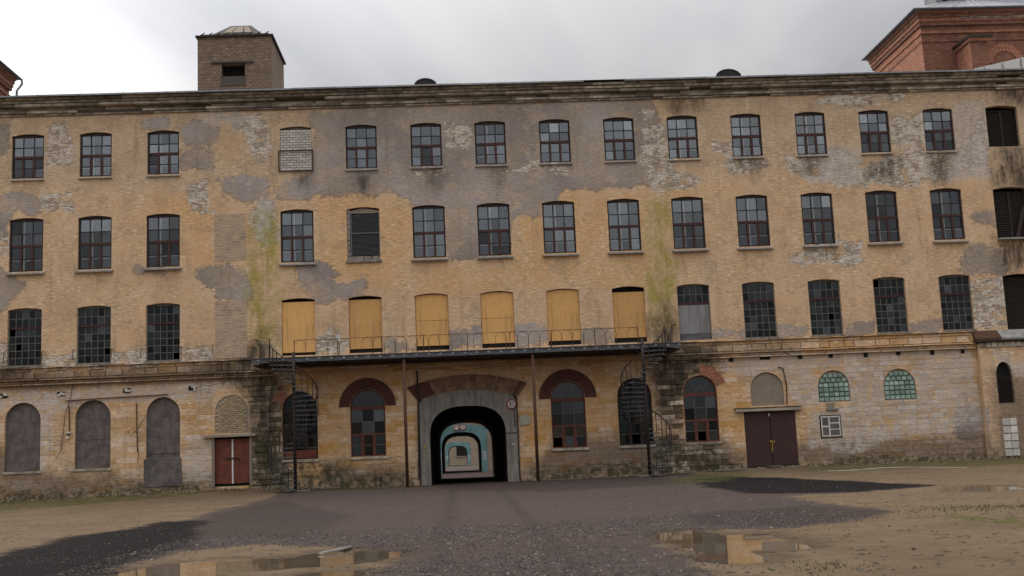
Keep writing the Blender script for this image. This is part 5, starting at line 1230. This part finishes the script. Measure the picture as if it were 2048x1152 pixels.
V = oc[None]*rs[:, None, None]*rng.uniform(.6, 1.4, (nr, 6, 1)) + np.stack([rx, ry, ground_z(rx, ry)+rs*.3], -1)[:, None, :]
me = bpy.data.meshes.new('plaster_rubble'); me.from_pydata(V.reshape(-1, 3).tolist(), [], (of[None]+6*np.arange(nr)[:, None, None]).reshape(-1, 3).tolist()); me.update(); me.materials.append(M['mortar_light'])
tag(link('plaster_rubble', me), 'crumbs of fallen plaster along the foot of the wall', 'rubble', kind='stuff')
nl = 5200; lx = rng.uniform(-24, 17, nl); ly = -42+40*rng.random(nl)**1.5; k_ = (sdfs(lx, ly, GW) < .25) & (puddle_s(lx, ly) < -.02); lx, ly = lx[k_], ly[k_]; nl = len(lx)
la = rng.uniform(0, 6.28, nl); ls = .015+.05*rng.random(nl)**2; lw = ls*rng.uniform(.12, .5, nl); ca, sa = np.cos(la), np.sin(la); lz = ground_z(lx, ly)
def lq(p, q, r_): return np.stack([lx+ca*p-sa*q, ly+sa*p+ca*q, lz+r_], -1)
V = np.stack([lq(-ls, -lw, .004), lq(ls, -lw, .008), lq(ls, lw, .012), lq(-ls, lw, .006), lq(0*ls, 0*lw, .016)], 1)
me = bpy.data.meshes.new('leaf_litter'); me.from_pydata(V.reshape(-1, 3).tolist(), [], (np.array([(0, 1, 4), (1, 2, 4), (2, 3, 4), (3, 0, 4)])[None]+5*np.arange(nl)[:, None, None]).reshape(-1, 3).tolist()); me.update(); me.materials.append(M['weed'])
tag(link('leaf_litter', me), 'dark twigs and dead leaves scattered over the brown sand', 'litter', kind='stuff')
# grass and weeds at the foot of the wall
def blades(n, px, py, hmin, hmax, wid=.012, lean=.5):
    h = rng.uniform(hmin, hmax, n)*rng.uniform(.5, 1, n); a = rng.uniform(0, 6.28, n); l = rng.uniform(0, lean, n)*h; z0 = ground_z(px, py)-.01
    dx, dy = np.cos(a)*wid, np.sin(a)*wid; ex, ey = np.cos(a+1.6)*l, np.sin(a+1.6)*l
    v = np.stack([np.stack([px-dx, py-dy, z0], -1), np.stack([px+dx, py+dy, z0], -1), np.stack([px+ex*.4+dx*.6, py+ey*.4+dy*.6, z0+h*.6], -1), np.stack([px+ex, py+ey, z0+h], -1)], 1)
    return v
def tufts(segs, per):
    xs, ys = [], []
    for (x0, x1, ya, yb, dens) in segs:
        k = int((x1-x0)*per*dens); cxs = rng.uniform(x0, x1, k); cys = ya+(yb-ya)*rng.random(k)**1.5
        m_ = 7; xs.append(np.repeat(cxs, m_)+rng.normal(0, .05, k*m_)); ys.append(np.repeat(cys, m_)+rng.normal(0, .05, k*m_))
    return np.concatenate(xs), np.concatenate(ys)
gxx, gyy = tufts([(-26, -13, -.05, -1.0, 1.2), (-13, -9, -.05, -.9, .9), (-9, -5.8, -.05, -.5, 1.1), (-.6, 4, -.05, -.35, .6), (6, 9.2, -.2, -1.2, .8), (12.5, 24, -.1, -.8, 1.1)], 16)
gyy = np.minimum(gyy, -.06)
v1 = blades(len(gxx), gxx, gyy, .04, .16)
q = gp(1925, 1018, 0); mx_, my_ = rng.normal(q[0]+.5, .9, 900), rng.normal(q[1], .5, 900); v2 = blades(900, mx_, my_, .02, .06)
q = gp(1640, 1135, 0); mx_, my_ = rng.normal(q[0], .25, 260), rng.normal(q[1], .35, 260); v3 = blades(260, mx_, my_, .02, .05)
V = np.concatenate([v1, v2, v3]); n = len(V)
me = bpy.data.meshes.new('grass'); me.from_pydata(V.reshape(-1, 3).tolist(), [], (np.array([(0, 1, 2), (0, 2, 3)])[None]+4*np.arange(n)[:, None, None]).reshape(-1, 3).tolist()); me.update(); me.materials.append(M['grass'])
tag(link('grass', me), 'short sparse grass and moss along the foot of the wall', 'grass', kind='stuff')
for j, (u, lab) in enumerate(((750, 'tall dry weed by the wall left of the archway, leftmost of three'), (762, 'tall dry weed by the wall left of the archway, middle of three'), (781, 'tall dry weed by the wall left of the archway, tallest and rightmost'))):
    x = wp(u, 960, -.25)[0]; rt = empty('weed', (x, -.25, pz(x, -.25)), lab, 'weed', 'dry weeds beside the archway')
    H_ = (.75, .65, .95)[j]
    MB().tube([(0, 0, -.02), (.03, .01, H_*.5), (.0, 0, H_)], .010, 5).build('stem', M['weed'], rt)
    lf = MB()
    for k in range(14):
        z_ = H_*(.15+.85*k/14); a_ = k*2.4; l_ = .14*(1-.6*k/14); p = len(lf.v)
        lf.v += [(0, 0, z_), (l_*.5*math.cos(a_)-.02*math.sin(a_), l_*.5*math.sin(a_)+.02*math.cos(a_), z_+.05), (l_*math.cos(a_), l_*math.sin(a_), z_+.03), (l_*.5*math.cos(a_)+.02*math.sin(a_), l_*.5*math.sin(a_)-.02*math.cos(a_), z_+.02)]; lf.f.append((p, p+1, p+2, p+3))
    tag(lf.build('leaves', M['weed'], rt), kind='stuff')
